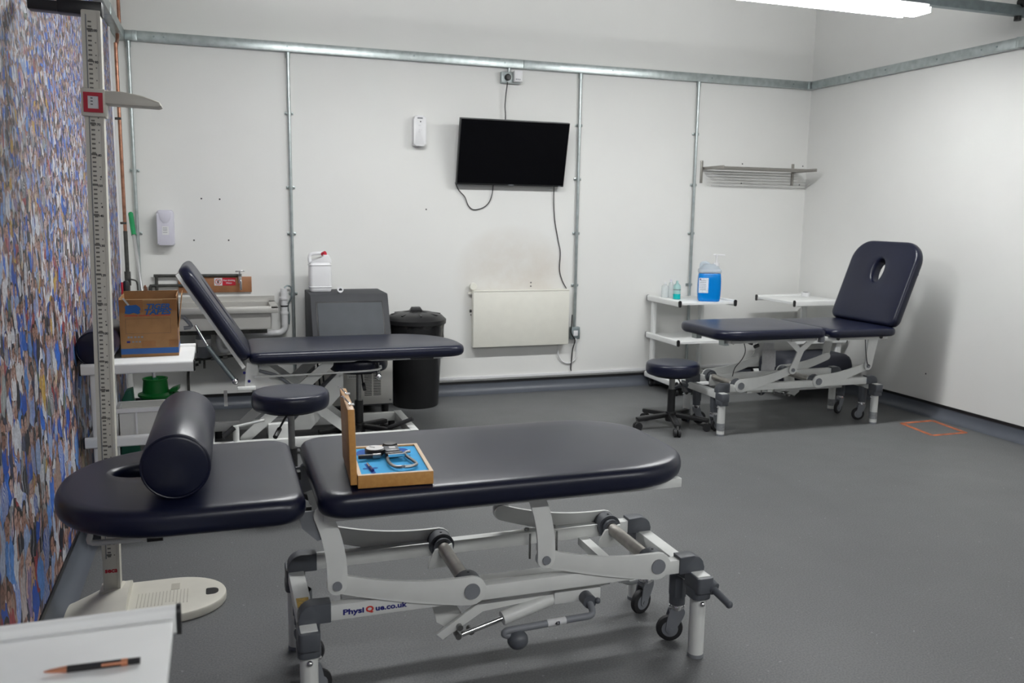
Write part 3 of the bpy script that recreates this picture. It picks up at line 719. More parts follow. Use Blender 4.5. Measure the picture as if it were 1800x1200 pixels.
# ------------------------------------------------------------------ trolleys
def trolley(label, x0, x1, y0, y1, along, post, levels=(.77, .46, .125)):
    """white trolley; rails run along 'x' or 'y' with black end caps; levels = rail tops"""
    t = thing('equipment_trolley', label, 'trolley', ((x0+x1)/2, (y0+y1)/2, 0), 0 if along == 'x' else R(90), 'white steel equipment trolleys')
    L, W = ((x1-x0), (y1-y0)) if along == 'x' else ((y1-y0), (x1-x0))
    hl, hw = L/2, W/2
    for k, z in enumerate(levels):
        tr = MB().prism(rrect(-hl+.004, hl-.004, -hw+.016, hw-.016, .012, 4), 'xy', z-.034, z-.016, bev=.003).build('shelf', 'white_trolley', t)
        for sy in (-1, 1):
            m = MB(); pr = [(sy*(hw-.014)+.013*math.cos(R(a)), z-.025+math.copysign(.012, math.sin(R(a)))+.013*math.sin(R(a))) for a in range(0, 360, 30)]
            m.prism(pr, 'yz', -hl, hl); rl = m.build('shelf_rail', 'white_trolley', t)
            for sx in (-1, 1):
                pc = [(sy*(hw-.014)+.0142*math.cos(R(a)), z-.025+math.copysign(.0125, math.sin(R(a)))+.0142*math.sin(R(a))) for a in range(0, 360, 30)]
                MB().prism(pc, 'yz', sx*hl, sx*(hl+.007)).build('end_cap', 'black', rl)
    for sx in (-1, 1):
        for sy in (-1, 1):
            x, y = sx*(hl-.055), sy*(hw-.04)
            if sx == post: MB().prism(rrect(x-.027, x+.027, y-.014, y+.014, .008, 3), 'xy', .085, levels[0]-.03).build('post', 'white_trolley', t)
            cs = MB().cyl((x, y, .06), (x, y, .09), .012, seg=10).box((x, y, .058), (.03, .034, .02), bev=.003).build('caster', 'black', t)
            MB().cyl((x, y-.012, .03), (x, y+.012, .03), .03, seg=18).build('caster_wheel', 'rubber', cs)
            MB().cyl((x, y-.0135, .03), (x, y+.0135, .03), .012, seg=12).build('wheel_hub', 'steel', cs)
    return t
trolley('white trolley under the blue gel bottle behind the right couch', 3.385, 3.915, 5.875, 6.395, 'y', 1)
trolley('white trolley in the far right corner holding a small tape roll', 4.36, 4.885, 5.715, 6.26, 'x', 1)
trolley('white trolley carrying the cardboard box beside the mural', -.57, -.122, 3.95, 4.48, 'x', -1, (.77, .45, .125))
trolley('white trolley cut off at the bottom left corner with a pen on it', -.575, -.088, .93, 1.478, 'x', -1)

# ------------------------------------------------------------------ things on and in the trolleys
ZS = .754   # surface of a top shelf
pen = thing('ballpoint_pen', 'black ballpoint pen with rose gold tip and clip on the near trolley', 'pen', (-.196, 1.312, ZS), R(-2.5))
MB().cyl((-.035, 0, .0055), (.038, 0, .0055), .0052, seg=16).build('barrel', 'black', pen)
MB().cyl((-.066, 0, .0055), (-.058, 0, .0055), .001, .0028, seg=12).cyl((-.058, 0, .0055), (-.035, 0, .0055), .0028, .0050, seg=14).build('tip', 'peach', pen)
MB().cyl((.038, 0, .0055), (.047, 0, .0055), .0055, seg=14).bar((.012, -.006, .008), (.045, -.006, .008), .004, .0025).build('clip', 'peach', pen)
MB().cyl((.047, 0, .0055), (.064, 0, .0055), .0048, seg=14).build('button', 'black', pen)

# cardboard box
bx = thing('cardboard_box', 'open brown cardboard box printed TIGER TAPES on the mural side trolley', 'box', (-.315, 4.33, ZS), R(1))
W2, D2, H2 = .122, .13, .275
for nm, a, c in (('front_panel', (-W2, -D2, 0), (W2, -D2+.004, H2-.012)), ('back_panel', (-W2, D2-.004, 0), (W2, D2, H2)), ('side_panel', (-W2, -D2+.004, 0), (-W2+.004, D2-.004, H2-.006)),
                 ('side_panel', (W2-.004, -D2+.004, 0), (W2, D2-.004, H2)), ('bottom_panel', (-W2+.004, -D2+.004, 0), (W2-.004, D2-.004, .004))):
    MB().box2(a, c).build(nm, 'card', bx, smooth=0)
MB().box((0, D2+.014, H2-.045), (2*W2, .003, .10), rot=Matrix.Rotation(R(8), 3, 'X')).build('flap', 'card', bx, smooth=0)
MB().box((W2+.012, 0, H2-.07), (.003, 2*D2-.01, .15), rot=Matrix.Rotation(R(7), 3, 'Y')).build('flap', 'card', bx, smooth=0)
MB().box((-W2+.03, -D2-.004, H2-.02), (.008, .0015, .040), rot=Matrix.Rotation(R(-35), 3, 'Y')).build('torn_tape', 'clear', bx, smooth=0)
MB().box2((-W2, -D2-.0008, H2-.016), (W2, -D2+.0045, H2-.010)).build('panel_edge', 'card_light', bx, smooth=0)
yb = -D2-.0006
def decal(par, nm, x0, x1, z0, z1, mt, d=0.0): return MB().box2((x0, yb-.0003-d, z0), (x1, yb, z1)).build(nm, mt, par, smooth=0)
decal(bx, 'printed_band', -W2, W2, .014, .040, 'blue_tape'); MB().box2((W2, -D2, .014), (W2+.0006, D2, .040)).build('printed_band', 'blue_tape', bx, smooth=0)
MB().box2((W2, -D2+.002, .04), (W2+.0006, -D2+.02, .12)).build('printed_band', 'blue_tape', bx, smooth=0)
decal(bx, 'parcel_tape', -W2, -W2+.10, .205, .262, 'parcel'); decal(bx, 'parcel_tape', W2-.06, W2, .21, .262, 'parcel')
decal(bx, 'parcel_tape', -.035, .025, .045, .075, 'parcel', .0001); decal(bx, 'parcel_tape', W2-.04, W2, .045, .075, 'parcel', .0001)
lg = [(-.098, .232), (-.088, .240), (-.070, .238), (-.050, .240), (-.036, .230), (-.031, .218), (-.038, .212), (-.033, .203), (-.044, .197), (-.062, .204), (-.080, .198), (-.099, .201), (-.095, .217)]
MB().prism(lg, 'xz', yb-.0009, yb).build('printed_animal_head', 'blue_tape', bx, smooth=0)
text('TIGER', .034, face_at(.040, yb-.001, .229), 'blue_tape', bx, shear=.25, sx=1.10, bold=.0012)
text('TAPES', .034, face_at(.036, yb-.001, .205), 'blue_tape', bx, shear=.25, sx=1.22, bold=.0012)
decal(bx, 'printed_rule', -.100, -.046, .188, .1925, 'red_print'); decal(bx, 'printed_rule', -.041, .006, .188, .1925, 'red_print'); decal(bx, 'printed_rule', .011, .092, .188, .1925, 'red_print')
for a in ((-.098, .092, .176, .1768), (-.098, .092, .108, .1088), (-.098, -.0972, .108, .1768), (.0912, .092, .108, .1768)): decal(bx, 'printed_frame', *a, 'ink')
for x in (-.092, -.080, -.064, -.050, -.036): decal(bx, 'printed_icon', x, x+.009, .088, .096, 'midgrey')
decal(bx, 'printed_icon', -.096, -.082, .066, .075, 'ink_blue')
for x in (-.074, -.06, -.046): decal(bx, 'printed_icon', x, x+.009, .067, .074, 'midgrey')
bolster('bolster', 'dark bolster roll wedged between the mural and the cardboard box', .077, .50, (-.513, 4.22, ZS+.0), 0)
# translucent basket on the middle shelf and mop gear behind
bk = thing('storage_basket', 'pale see-through storage basket on the lower shelf beside the mural', 'basket', (-.292, 4.075, .435))
hx, hy, hh = .148, .07, .125
for a, c in (((-hx, -hy, 0), (hx, -hy+.004, hh)), ((-hx, hy-.004, 0), (hx, hy, hh)), ((-hx, -hy, 0), (-hx+.004, hy, hh)), ((hx-.004, -hy, 0), (hx, hy, hh))):
    MB().box2(a, c).build('side', 'milky', bk, smooth=0)
MB().box2((-hx, -hy, 0), (hx, hy, .004)).build('base', 'milky', bk, smooth=0)
m = MB()
for a, c in (((-hx-.012, -hy-.012, hh-.018), (hx+.012, -hy, hh)), ((-hx-.012, hy, hh-.018), (hx+.012, hy+.012, hh)), ((-hx-.012, -hy, hh-.018), (-hx, hy, hh)), ((hx, -hy, hh-.018), (hx+.012, hy, hh))): m.box2(a, c)
m.build('rim', 'white_plastic', bk, smooth=0)
for x in (-.075, .075, .14): MB().box2((x-.004, -hy-.008, .01), (x+.004, -hy, hh-.018)).build('rib', 'white_plastic', bk, smooth=0)

bu = thing('mop_bucket', 'bright green mop bucket with wringer cone on the floor', 'bucket', (-.39, 5.72, 0), R(-10)); bu.scale = (.80, .80, 1.08)
MB().lathe([(.001, 0), (.095, 0), (.10, .01), (.128, .235), (.142, .243), (.142, .255), (.130, .258), (.122, .25), (.10, .03), (.001, .028)], seg=36, sx=1.06).build('body', 'green', bu)
MB().lathe([(.126, .252), (.098, .262), (.088, .335), (.094, .338), (.094, .345), (.084, .345), (.078, .335), (.055, .27), (.001, .265)], c=(-.02, 0, 0), seg=36).build('wringer', 'green', bu)
MB().prism([(.09, .262), (.155, .275), (.158, .30), (.10, .285)], 'xz', -.05, .05, bev=.006).build('spout', 'green', bu)
MB().tube([(.15, 0, .25), (.165, .0, .22), (.16, .0, .17)], .006, sub=4).build('handle', 'black', bu)
tag(MB().prism([(-.575, 0), (-.555, .34), (-.535, .385), (-.50, .395), (-.475, 0)], 'xz', 5.25, 5.36, bev=.01).build('plastic_container', 'darkgreen'), 'dark green plastic container left of the mop bucket', 'container')
mp = thing('mop', 'mop with green grip and silver pole leaning in the corner', 'mop', (-.405, 5.73, .31))
e = Vector((-.552, 6.34, 1.385)) - Vector((-.405, 5.73, .31)); u = e.normalized()
MB().cyl((0, 0, 0), e-u*.12, .0115, seg=14).build('pole', 'aluminium', mp)
MB().cyl(e-u*.16, e, .0155, .0165, seg=14).sphere(e, .0165).build('grip', 'greenhandle', mp)
MB().cyl(u*-.02, u*.06, .02, seg=12).build('socket', 'greenhandle', mp)

# right hand trolleys
def bottle(name, label, loc, r, h, mt, neck=.35, cap='white_plastic', liquid=None, shoulder=.2):
    t = thing(name, label, 'bottle', loc, 0, 'bottles on the right hand trolley')
    hs = h*(1-shoulder-.12)
    MB().lathe([(.001, 0), (r*.92, 0), (r, .004), (r, hs), (r*.85, hs+h*shoulder*.5), (r*neck, hs+h*shoulder), (r*neck, h*.93), (.001, h*.93)], seg=24).build('body', mt, t)
    if liquid: MB().cyl((0, 0, .002), (0, 0, h*.30), r*1.01, seg=24).build('liquid', liquid, t)
    MB().cyl((0, 0, h*.88), (0, 0, h), r*neck*1.15, r*neck*.9, seg=16).build('cap', cap, t)
    return t
bottle('clear_bottle', 'clear squat bottle at the back of the gel trolley', (3.500, 6.30, ZS), .030, .125, 'clear', cap='white_plastic')
bottle('slim_bottle', 'slim clear bottle with pale pink cap beside the teal bottle', (3.548, 6.29, ZS), .022, .150, 'clear', cap='lilac')
tb = bottle('squeeze_bottle', 'small teal squeeze bottle with pointed nozzle', (3.532, 6.16, ZS), .030, .150, 'tealclear', neck=.3, cap='tealclear', liquid='teal')
MB().cyl((0, 0, .075), (0, 0, .082), .0308, seg=24).build('printed_ring', 'galv_dark', tb)
jg = thing('gel_bottle', 'large bottle of bright blue gel with a white pump', 'bottle', (3.722, 5.985, ZS), R(-26)); jg.scale = (1.1, 1.1, 1.12)
bw, bd = .083, .062
MB().cushion(rrect(-bw, bw, -bd, bd, .035, 6), 0, .205, .012).build('body', 'bluegel', jg)
MB().cushion(rrect(-bw, bw, -bd, bd, .035, 6), .198, .232, .014).lathe([(.078, .225), (.066, .248), (.044, .262), (.03, .265), (.001, .266)], seg=28, sy=.75).build('shoulder', 'frosted', jg)
MB().tube([(-.065, 0, .235), (-.06, 0, .268), (-.03, 0, .275), (-.005, 0, .262)], .011, sub=4).build('handle', 'frosted', jg)
MB().cyl((.045, 0, .245), (.045, 0, .275), .022, seg=18).build('neck', 'white_plastic', jg)
MB().cyl((.045, 0, .27), (.045, 0, .325), .007, seg=12).cyl((.045, 0, .325), (.045, 0, .337), .012, seg=12).bar((.02, 0, .331), (.105, -.01, .331), .013, .010, bev=.002).build('pump', 'white_plastic', jg)
lb = MB().box2((-bw+.004, -bd-.001, .062), (-bw+.072, -bd+.001, .168)).build('label', 'label_white', jg, smooth=0)
for z in (.148, .135, .122, .109, .096, .083): MB().box2((-bw+.012, -bd-.0014, z), (-bw+.055, -bd-.0009, z+.003)).build('printed_line', 'midgrey', lb, smooth=0)
MB().box2((-bw+.009, -bd-.0014, .153), (-bw+.018, -bd-.0009, .164)).build('printed_icon', 'ink_blue', lb, smooth=0)
rl = thing('tape_roll', 'small roll of white tape with dark core on the corner trolley', 'tape roll', (4.80, 6.17, ZS))
MB().lathe([(.022, 0), (.034, 0), (.034, .036), (.022, .036)], seg=28).build('roll', 'white_plastic', rl)
MB().lathe([(.019, .002), (.0225, .002), (.0225, .037), (.019, .037)], seg=28).build('core', 'ink', rl)
tag(MB().cushion(rrect(-.33, .33, -.20, .20, .06, 6), 0, .24, .07).xf(Matrix.Translation((4.475, 5.70, .1095))).build('wedge_cushion', 'bag_navy'), 'dark navy wedge cushion low behind the right couch', 'cushion')

# ------------------------------------------------------------------ calliper case on the front couch
wc = thing('wooden_case', 'open hinged wooden instrument case with blue foam on the front couch', 'case', (.333, 2.226, .691), R(-3.5))
cw, cd, chh = .205, .292, .036
for a, c in (((0, 0, 0), (cw, .010, chh)), ((0, cd-.010, 0), (cw, cd, chh)), ((0, .010, 0), (.010, cd-.010, chh)), ((cw-.010, .010, 0), (cw, cd-.010, chh))):
    MB().box2(a, c, bev=.0012).build('side_board', 'wood', wc)
m = MB()
for a, c in (((0, 0, chh), (cw, .010, chh+.0008)), ((0, cd-.010, chh), (cw, cd, chh+.0008)), ((0, .010, chh), (.010, cd-.010, chh+.0008)), ((cw-.010, .010, chh), (cw, cd-.010, chh+.0008))): m.box2(a, c)
m.build('bare_rim', 'wood_in', wc, smooth=0)
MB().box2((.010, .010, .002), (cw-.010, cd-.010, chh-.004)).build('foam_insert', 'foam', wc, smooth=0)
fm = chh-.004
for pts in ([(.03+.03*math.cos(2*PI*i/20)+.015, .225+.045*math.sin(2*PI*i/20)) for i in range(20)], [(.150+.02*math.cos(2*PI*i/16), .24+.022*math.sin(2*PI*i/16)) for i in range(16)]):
    MB().prism(pts, 'xy', fm-.001, fm+.0005).build('foam_recess_shade', 'foam_shade', wc, smooth=0)  # flat patches on the foam, cut-out shade put into the colour
MB().prism(blade((.035, .115), (.045, .032), 0, .013, .013, .013, 4), 'xy', fm-.001, fm+.0005).prism(blade((.026, .075), (.056, .075), 0, .012, .012, .012, 4), 'xy', fm-.001, fm+.0006).build('foam_recess_shade', 'foam_shade', wc, smooth=0)  # key cut-out, also a flat patch with painted shade
ld = MB().box2((-.019, .004, .010), (-.001, cd-.004, .218), bev=.0015).xf(Matrix.Rotation(R(-1.5), 4, 'Y')).build('lid', 'wood', wc)
MB().box2((-.0012, .012, .018), (-.0002, cd-.012, .21)).xf(Matrix.Rotation(R(-1.5), 4, 'Y')).build('lid_lining', 'wood_in', ld, smooth=0)
for y in (.07, .21):
    MB().tube([(-.014, y-.012, .222), (-.022, y-.006, .230), (-.030, y+.02, .236), (-.033, y+.035, .232)], .002, seg=6, sub=4).box((-.010, y-.012, .2195), (.014, .02, .003)).build('clasp_hook', 'chrome', ld)
    MB().sphere((cw+.004, y, .022), .004, seg=8).build('clasp_stud', 'steel', wc)
for y in (.05, .23): MB().box2((-.003, y, .006), (.004, y+.03, .030)).build('hinge', 'steel', wc, smooth=0)
cl = thing('skinfold_calliper', 'skinfold calliper with white dial, black grip and silver jaws in the case', 'calliper', (.333, 2.226, .691+fm+.001), R(-3.5))
MB().lathe([(.001, 0), (.026, 0), (.029, .004), (.029, .016), (.026, .019), (.001, .019)], c=(.066, .190, .006), seg=32).build('dial_case', 'black', cl)
MB().lathe([(.001, 0), (.0255, 0), (.0255, .0012), (.001, .0012)], c=(.066, .190, .0245), seg=32).build('dial_face', 'white_plastic', cl)
MB().bar((.066, .190, .0262), (.052, .202, .0262), .0015, .001).build('dial_hand', 'ink', cl)
MB().bar((.015, .155, .010), (.060, .158, .010), .011, .012, bev=.002).build('stem', 'black', cl)
MB().bar((.055, .158, .010), (.080, .160, .010), .014, .014, bev=.002).build('collar', 'steel', cl)
MB().lathe([(.001, 0), (.022, 0), (.024, .010), (.020, .022), (.001, .024)], c=(.115, .232, .004), seg=24).build('trigger', 'black', cl)
MB().prism(rrect(.094, .136, .165, .225, .008, 4), 'xy', .004, .022, bev=.003).build('body', 'grey', cl)
MB().box2((.108, .186, .0222), (.126, .206, .0226)).build('sticker', 'paper', cl, smooth=0)
MB().bar((.092, .152, .012), (.142, .156, .012), .012, .016, bev=.002).build('grip_bar', 'black', cl)
MB().bar((.098, .138, .014), (.150, .142, .014), .007, .008).build('slide_bar', 'chrome', cl)
MB().tube([(.168, .190, .008), (.154, .182, .008), (.150, .165, .008), (.155, .130, .008), (.168, .070, .008), (.162, .050, .008), (.142, .040, .008), (.130, .036, .010)], .0048, seg=8, sub=5).build('jaw', 'steel', cl)
MB().tube([(.098, .140, .008), (.094, .110, .008), (.098, .070, .008), (.110, .044, .008), (.126, .036, .010)], .0048, seg=8, sub=5).build('jaw', 'steel', cl)
MB().sphere((.130, .036, .010), .005, seg=8).sphere((.124, .036, .010), .005, seg=8).build('jaw_tip', 'midgrey', cl)
kt = thing('adjusting_key', 'tiny silver and black adjusting key in the blue foam', 'key', (.333, 2.226, .691+fm+.001), R(-3.5))
MB().cyl((.036, .108, .004), (.040, .072, .004), .0028, seg=8).build('shaft', 'chrome', kt)
MB().cyl((.040, .072, .004), (.044, .040, .004), .0042, seg=8).build('handle', 'ink_blue', kt)

# ------------------------------------------------------------------ height measure
hm = thing('height_measure', 'tall beige stadiometer with red framed head slide beside the mural', 'height measure', (-.405, 3.235, 0))
MB().box2((-.028, -.03, .045), (.028, .03, 2.065), bev=.003).build('measuring_rod', 'ruler', hm)
MB().box2((-.0285, -.0335, .19), (-.0185, -.029, 2.06)).build('rod_edge', 'beige', hm, smooth=0)
MB().box2((-.0165, -.0312, .19), (-.0135, -.0295, 2.05)).build('rod_groove', 'midgrey', hm, smooth=0)
MB().box2((.020, -.0330, .045), (.0285, -.0290, 2.06)).build('rod_edge', 'beige', hm, smooth=0)
for k in range(3, 21): text(str(k*10), .011, face_at(.0095, -.0306, k*.1), 'ink', hm, name='number', bold=.0003)
text('seca', .024, face_at(.0, -.0308, .145), 'sticker_red', hm, name='brand_lettering', bold=.0009)
for z in (1.03, 1.53, 1.43, .75): MB().prism([(.010, z), (.016, z+.004), (.016, z-.004)], 'xz', -.0312, -.030).build('arrow_mark', 'ink', hm, smooth=0)
sl = MB().box2((-.036, -.044, 1.725), (.036, .036, 1.815), bev=.004).build('head_slide', 'beige', hm)
m = MB()
for a, c in (((-.029, -.048, 1.738), (-.016, -.043, 1.802)), ((.016, -.048, 1.738), (.029, -.043, 1.802)), ((-.016, -.048, 1.738), (.016, -.043, 1.750)), ((-.016, -.048, 1.790), (.016, -.043, 1.802))): m.box2(a, c)
m.build('red_window_frame', 'red', sl, smooth=0)
MB().box2((-.016, -.0455, 1.75), (.016, -.0435, 1.79)).build('window', 'paper', sl, smooth=0)
for z in (1.762, 1.772, 1.782): MB().box2((-.008, -.0462, z), (-.001, -.0452, z+.003)).build('printed_tick', 'ink', sl, smooth=0)
MB().prism([(.034, 1.812), (.034, 1.770), (.10, 1.770), (.198, 1.769), (.207, 1.774), (.203, 1.786), (.15, 1.803), (.09, 1.811)], 'xz', -.040, .055, bev=.006).build('head_paddle', 'beige', sl)
sp = MB().box2((-.185, -.022, 2.052), (.03, .03, 2.085), bev=.004).box2((-.10, -.024, 2.050), (.034, .032, 2.094), bev=.004).build('wall_spacer', 'black', hm)
for c_ in [k for k in bpy.data.objects if k.parent == hm]: c_.rotation_euler.y = R(1.0)
# base platform
pl = rrect(.02, .39, -.215, .115, [(.19, .165), .02, .02, (.19, .165)], 12)
pf = MB().cushion(pl, 0, .032, .006, crown=0).build('platform', 'beige', hm)
MB().prism(rrect(.318, .362, -.078, -.022, [.022, .008, .008, .022], 5), 'xy', .0322, .0326).build('painted_grip_hole', 'black', pf, smooth=0)  # flat black slab on the platform, painted for the dark inside the hole
for i in range(15): MB().box2((.085+.012*i, -.12 if i < 8 or i > 10 else -.10, .0322), (.088+.012*i, -.005, .0330)).build('tread_line', 'beige_dark', pf, smooth=0)
MB().box2((.195, .0, .0322), (.225, .055, .0328)).build('foot_mark', 'beige_dark', pf, smooth=0)
hv = []; hf = []; N = 16
for i in range(N+1):
    for j in range(N+1):
        u = i/N; v = -1+2*j/N; t_ = min(1, u/.85); e_ = (1-abs(v)**2.4)**.5
        wd = .05+.118*min(1, (u*1.25)**.55); hv.append((-.178+.236*u, -.045+wd*v, .004+.060*(t_*t_*(3-2*t_))*e_+.012*u*e_))
n0 = (N+1)**2
for i in range(N):
    for j in range(N): q = i*(N+1)+j; hf.append((q, q+1, q+N+2, q+N+1))
rim = [j for j in range(N+1)] + [(i*(N+1)+N) for i in range(1, N+1)] + [N*(N+1)+j for j in range(N-1, -1, -1)] + [i*(N+1) for i in range(N-1, 0, -1)]
for k in rim: hv.append((hv[k][0], hv[k][1], 0))
for k in range(len(rim)): l_ = (k+1) % len(rim); hf.append((rim[k], rim[l_], n0+l_, n0+k))
hf.append(tuple(range(n0, n0+len(rim))))
MB().add(hv, hf).build('heel_hood', 'beige', hm, smooth=50)
MB().box2((-.04, -.042, .03), (.04, .04, .075), bev=.006).build('rod_socket', 'beige', hm)

# ------------------------------------------------------------------ things on the back wall
tv = thing('television', 'black flat screen television tilted forward on the back wall', 'television', (2.155, YB-.045, 1.645))
tilt = Matrix.Rotation(R(13), 4, 'X')
MB().box2((-.436, -.030, 0), (.436, .010, .492), bev=.004).xf(tilt).build('casing', 'black', tv)
MB().box2((-.430, -.0312, .014), (.430, -.0298, .486)).xf(tilt).build('screen', 'screen', tv, smooth=0)
MB().box2((-.02, -.032, .003), (.02, -.030, .009)).xf(tilt).build('logo_badge', 'midgrey', tv, smooth=0)
MB().box2((.39, -.032, .004), (.41, -.030, .008)).xf(tilt).build('indicator', 'midgrey', tv, smooth=0)
MB().box2((-.25, .01, .10), (.25, .035, .40), bev=.01).xf(tilt).build('rear_housing', 'black', tv)
MB().box2((-.15, -.04, .20), (.15, .045, .25)).build('wall_bracket', 'black', tv, smooth=0)
def wire(name, label, pts, r, mt, sub=6, group=None):
    return tag(MB().tube(pts, r, seg=8, sub=sub).build(name, mt), label, 'cable', group)
wire('power_cable', 'black cable hanging from the high socket down behind the television', [(2.122, YB-.055, 2.415), (2.115, YB-.04, 2.33), (2.110, YB-.035, 2.24), (2.113, YB-.04, 2.16), (2.112, YB-.03, 2.05)], .0045, 'black')
wire('looped_cable', 'thin black cable looping below the television', [(1.722, YB-.028, 1.655), (1.75, YB-.02, 1.60), (1.802, YB-.012, 1.548), (1.83, YB-.01, 1.485), (1.875, YB-.01, 1.452), (1.95, YB-.01, 1.468), (1.998, YB-.012, 1.51), (2.02, YB-.02, 1.58), (2.025, YB-.03, 1.66)], .0038, 'black')
wire('aerial_cable', 'thin black cable trailing from the television to the heater', [(2.53, YB-.03, 1.66), (2.535, YB-.014, 1.54), (2.55, YB-.008, 1.38), (2.583, YB-.008, 1.22), (2.605, YB-.008, 1.12), (2.60, YB-.008, .99), (2.625, YB-.008, .90), (2.665, YB-.01, .83)], .0038, 'black')
so = thing('wall_socket', 'high metal clad socket with black plug under the trunking', 'socket', (2.155, YB, 2.45))
MB().box2((-.078, -.045, -.042), (.078, 0, .042), bev=.004).build('back_box', 'galv', so)
MB().cyl((-.015, -.03, .04), (-.015, -.03, .075), .012, seg=12).build('conduit_stub', 'galv', so)
MB().lathe([(.001, 0), (.024, 0), (.026, .02), (.018, .032), (.001, .034)], seg=20).xf(Matrix.Translation((-.033, -.045, -.002)) @ Matrix.Rotation(R(90), 4, 'X')).build('plug', 'black', so)
MB().box2((.012, -.085, -.035), (.078, -.045, .05), bev=.006).build('plug_in_adapter', 'white_plastic', so)
for x in (.022, .036, .05): MB().box2((x, -.087, -.02), (x+.009, -.084, -.012)).build('adapter_port', 'midgrey', so, smooth=0)

af = thing('air_freshener', 'slim white air freshener dispenser left of the television', 'dispenser', (1.440, YB, 1.912))
MB().prism(rrect(-.047, .047, 0, .222, [.03, .03, .016, .016], 6), 'xz', -.07, 0, bev=.012).build('body', 'white_plastic', af)
MB().box2((-.020, -.0712, .196), (.020, -.066, .206)).build('spray_slot', 'midgrey', af, smooth=0)
MB().cyl((.004, -.0712, .176), (.004, -.068, .176), .005, seg=10).build('sensor', 'ink', af)
for x0, x1, z in ((-.014, .004, .145), (-.012, .002, .112), (.008, .014, .112), (-.014, .002, .098)): MB().box2((x0, -.0708, z), (x1, -.069, z+.008)).build('button_mark', 'paper', af, smooth=0)
sd = thing('soap_dispenser', 'pale plastic soap dispenser above the sink', 'dispenser', (-.338, YB, 1.178))
MB().prism(rrect(-.054, .054, 0, .238, [.022, .022, .01, .01], 5), 'xz', -.095, 0, bev=.01).build('body', 'lilac', sd)
MB().prism([(-.042, .225), (.042, .225), (.030, .170), (.012, .150), (-.012, .150), (-.030, .170)], 'xz', -.098, -.09, bev=.002).build('lever_cover', 'lilac', sd)
MB().box2((-.022, -.0962, .07), (.020, -.094, .128)).build('faint_label', 'white_plastic', sd, smooth=0)
for z in (.116, .107, .098, .085): MB().box2((-.017, -.0966, z), (.010, -.0958, z+.003)).build('printed_line', 'midgrey', sd, smooth=0)

rd = thing('panel_heater', 'flat cream electric panel heater under the television', 'heater', (2.262, YB, .385))
MB().box2((-.405, -.085, 0), (.400, -.035, .440), bev=.004).build('front_panel', 'cream', rd)
MB().box2((-.39, -.036, .02), (.385, -.0, .43)).build('back_box', 'cream', rd, smooth=0)
MB().box2((-.405, -.088, .436), (.400, -.030, .446), bev=.002).build('top_grille', 'cream', rd)
MB().lathe([(.001, 0), (.030, 0), (.030, .012), (.026, .02), (.001, .02)], seg=24).xf(Matrix.Translation((-.395, -.03, .475)) @ Matrix.Rotation(R(90), 4, 'X')).build('thermostat_dial', 'cream', rd)
MB().box2((-.43, -.04, .42), (-.39, -.025, .432)).build('fixing_lug', 'cream', rd, smooth=0)
MB().cyl((-.412, -.05, .285), (-.425, -.05, .285), .012, seg=12).cyl((-.412, -.05, .255), (-.418, -.05, .255), .006, seg=8).build('control_knob', 'black', rd)
s2 = thing('fused_spur', 'small metal spur box beside the heater at the conduit foot', 'socket', (2.742, YB, .466))
MB().box2((-.04, -.04, -.05), (.04, 0, .05), bev=.004).build('back_box', 'galv_dark', s2)
MB().box2((-.018, -.0425, -.022), (.02, -.038, .022), bev=.002).build('switch_plate', 'white_plastic', s2)
wire('flex_lead', 'black flex running from the spur box down to the skirting', [(2.705, YB-.05, .62), (2.702, YB-.05, .55), (2.70, YB-.048, .47), (2.735, YB-.046, .41), (2.728, YB-.02, .33), (2.725, YB-.015, .26), (2.718, YB-.015, .18), (2.722, YB-.015, .15)], .005, 'black')
wire('white_flex', 'white flex looping below the heater', [(2.60, YB-.03, .39), (2.60, YB-.02, .30), (2.64, YB-.012, .235), (2.70, YB-.012, .215), (2.76, YB-.012, .25), (2.765, YB-.012, .33), (2.745, YB-.045, .42)], .005, 'white_plastic')

# conduits with saddle clips
def conduit(label, x, z0, z1, clips, r=.0115):
    t = thing('conduit_pipe', label, 'conduit', (x, YB-.022, 0), 0, 'vertical conduits on the back wall')
    MB().cyl((0, 0, z0), (0, 0, z1), r, seg=16).build('pipe', 'galv', t)
    MB().cyl((0, 0, z1-.04), (0, 0, z1), r+.005, seg=16).build('coupler', 'galv', t)
    for z in clips:
        m = MB().box((0, .016, z), (.062, .008, .020), bev=.002).cyl((0, 0, z-.009), (0, 0, z+.009), r+.004, seg=16)
        for s_ in (-1, 1): m.sphere((.023*s_, .010, z), .006, seg=8)
        m.build('saddle_clip', 'galv', t)
conduit('conduit pipe nearest the mural behind the mop', -.522, .80, T0, (2.10, 1.678, 1.256))
conduit('conduit pipe running down beside the sink waste pipe', .505, .12, T0, (2.105, 1.587, 1.258, .825))
conduit('conduit pipe right of the television down to the spur box', 2.738, .51, T0, (2.124, 1.706, 1.276, .857))
conduit('conduit pipe between the television and the wall rack', 3.796, .12, T0, (2.102, 1.686, 1.283, .849))
cp = thing('copper_pipe', 'copper pipe rising up the left corner beside the mural', 'pipe', (XL+.033, 6.03, 0))
MB().tube([(0, 0, .92), (0, 0, 1.5), (0, 0, 2.36), (0, .02, 2.42), (0, .12, 2.48), (.0, .14, 2.518)], .011, seg=12, sub=3).build('pipe', 'copper', cp)
MB().cyl((0, .30, T1+.002), (0, .30, 3.95), .011, seg=12).build('upper_length', 'copper', cp)
MB().cyl((0, 0, .70), (0, 0, 1.28), .0125, seg=12).build('dark_length', 'oldpipe', cp)
for z in (1.33, 1.98): MB().box((-.015, 0, z), (.05, .03, .014)).build('pipe_clip', 'oldpipe', cp)
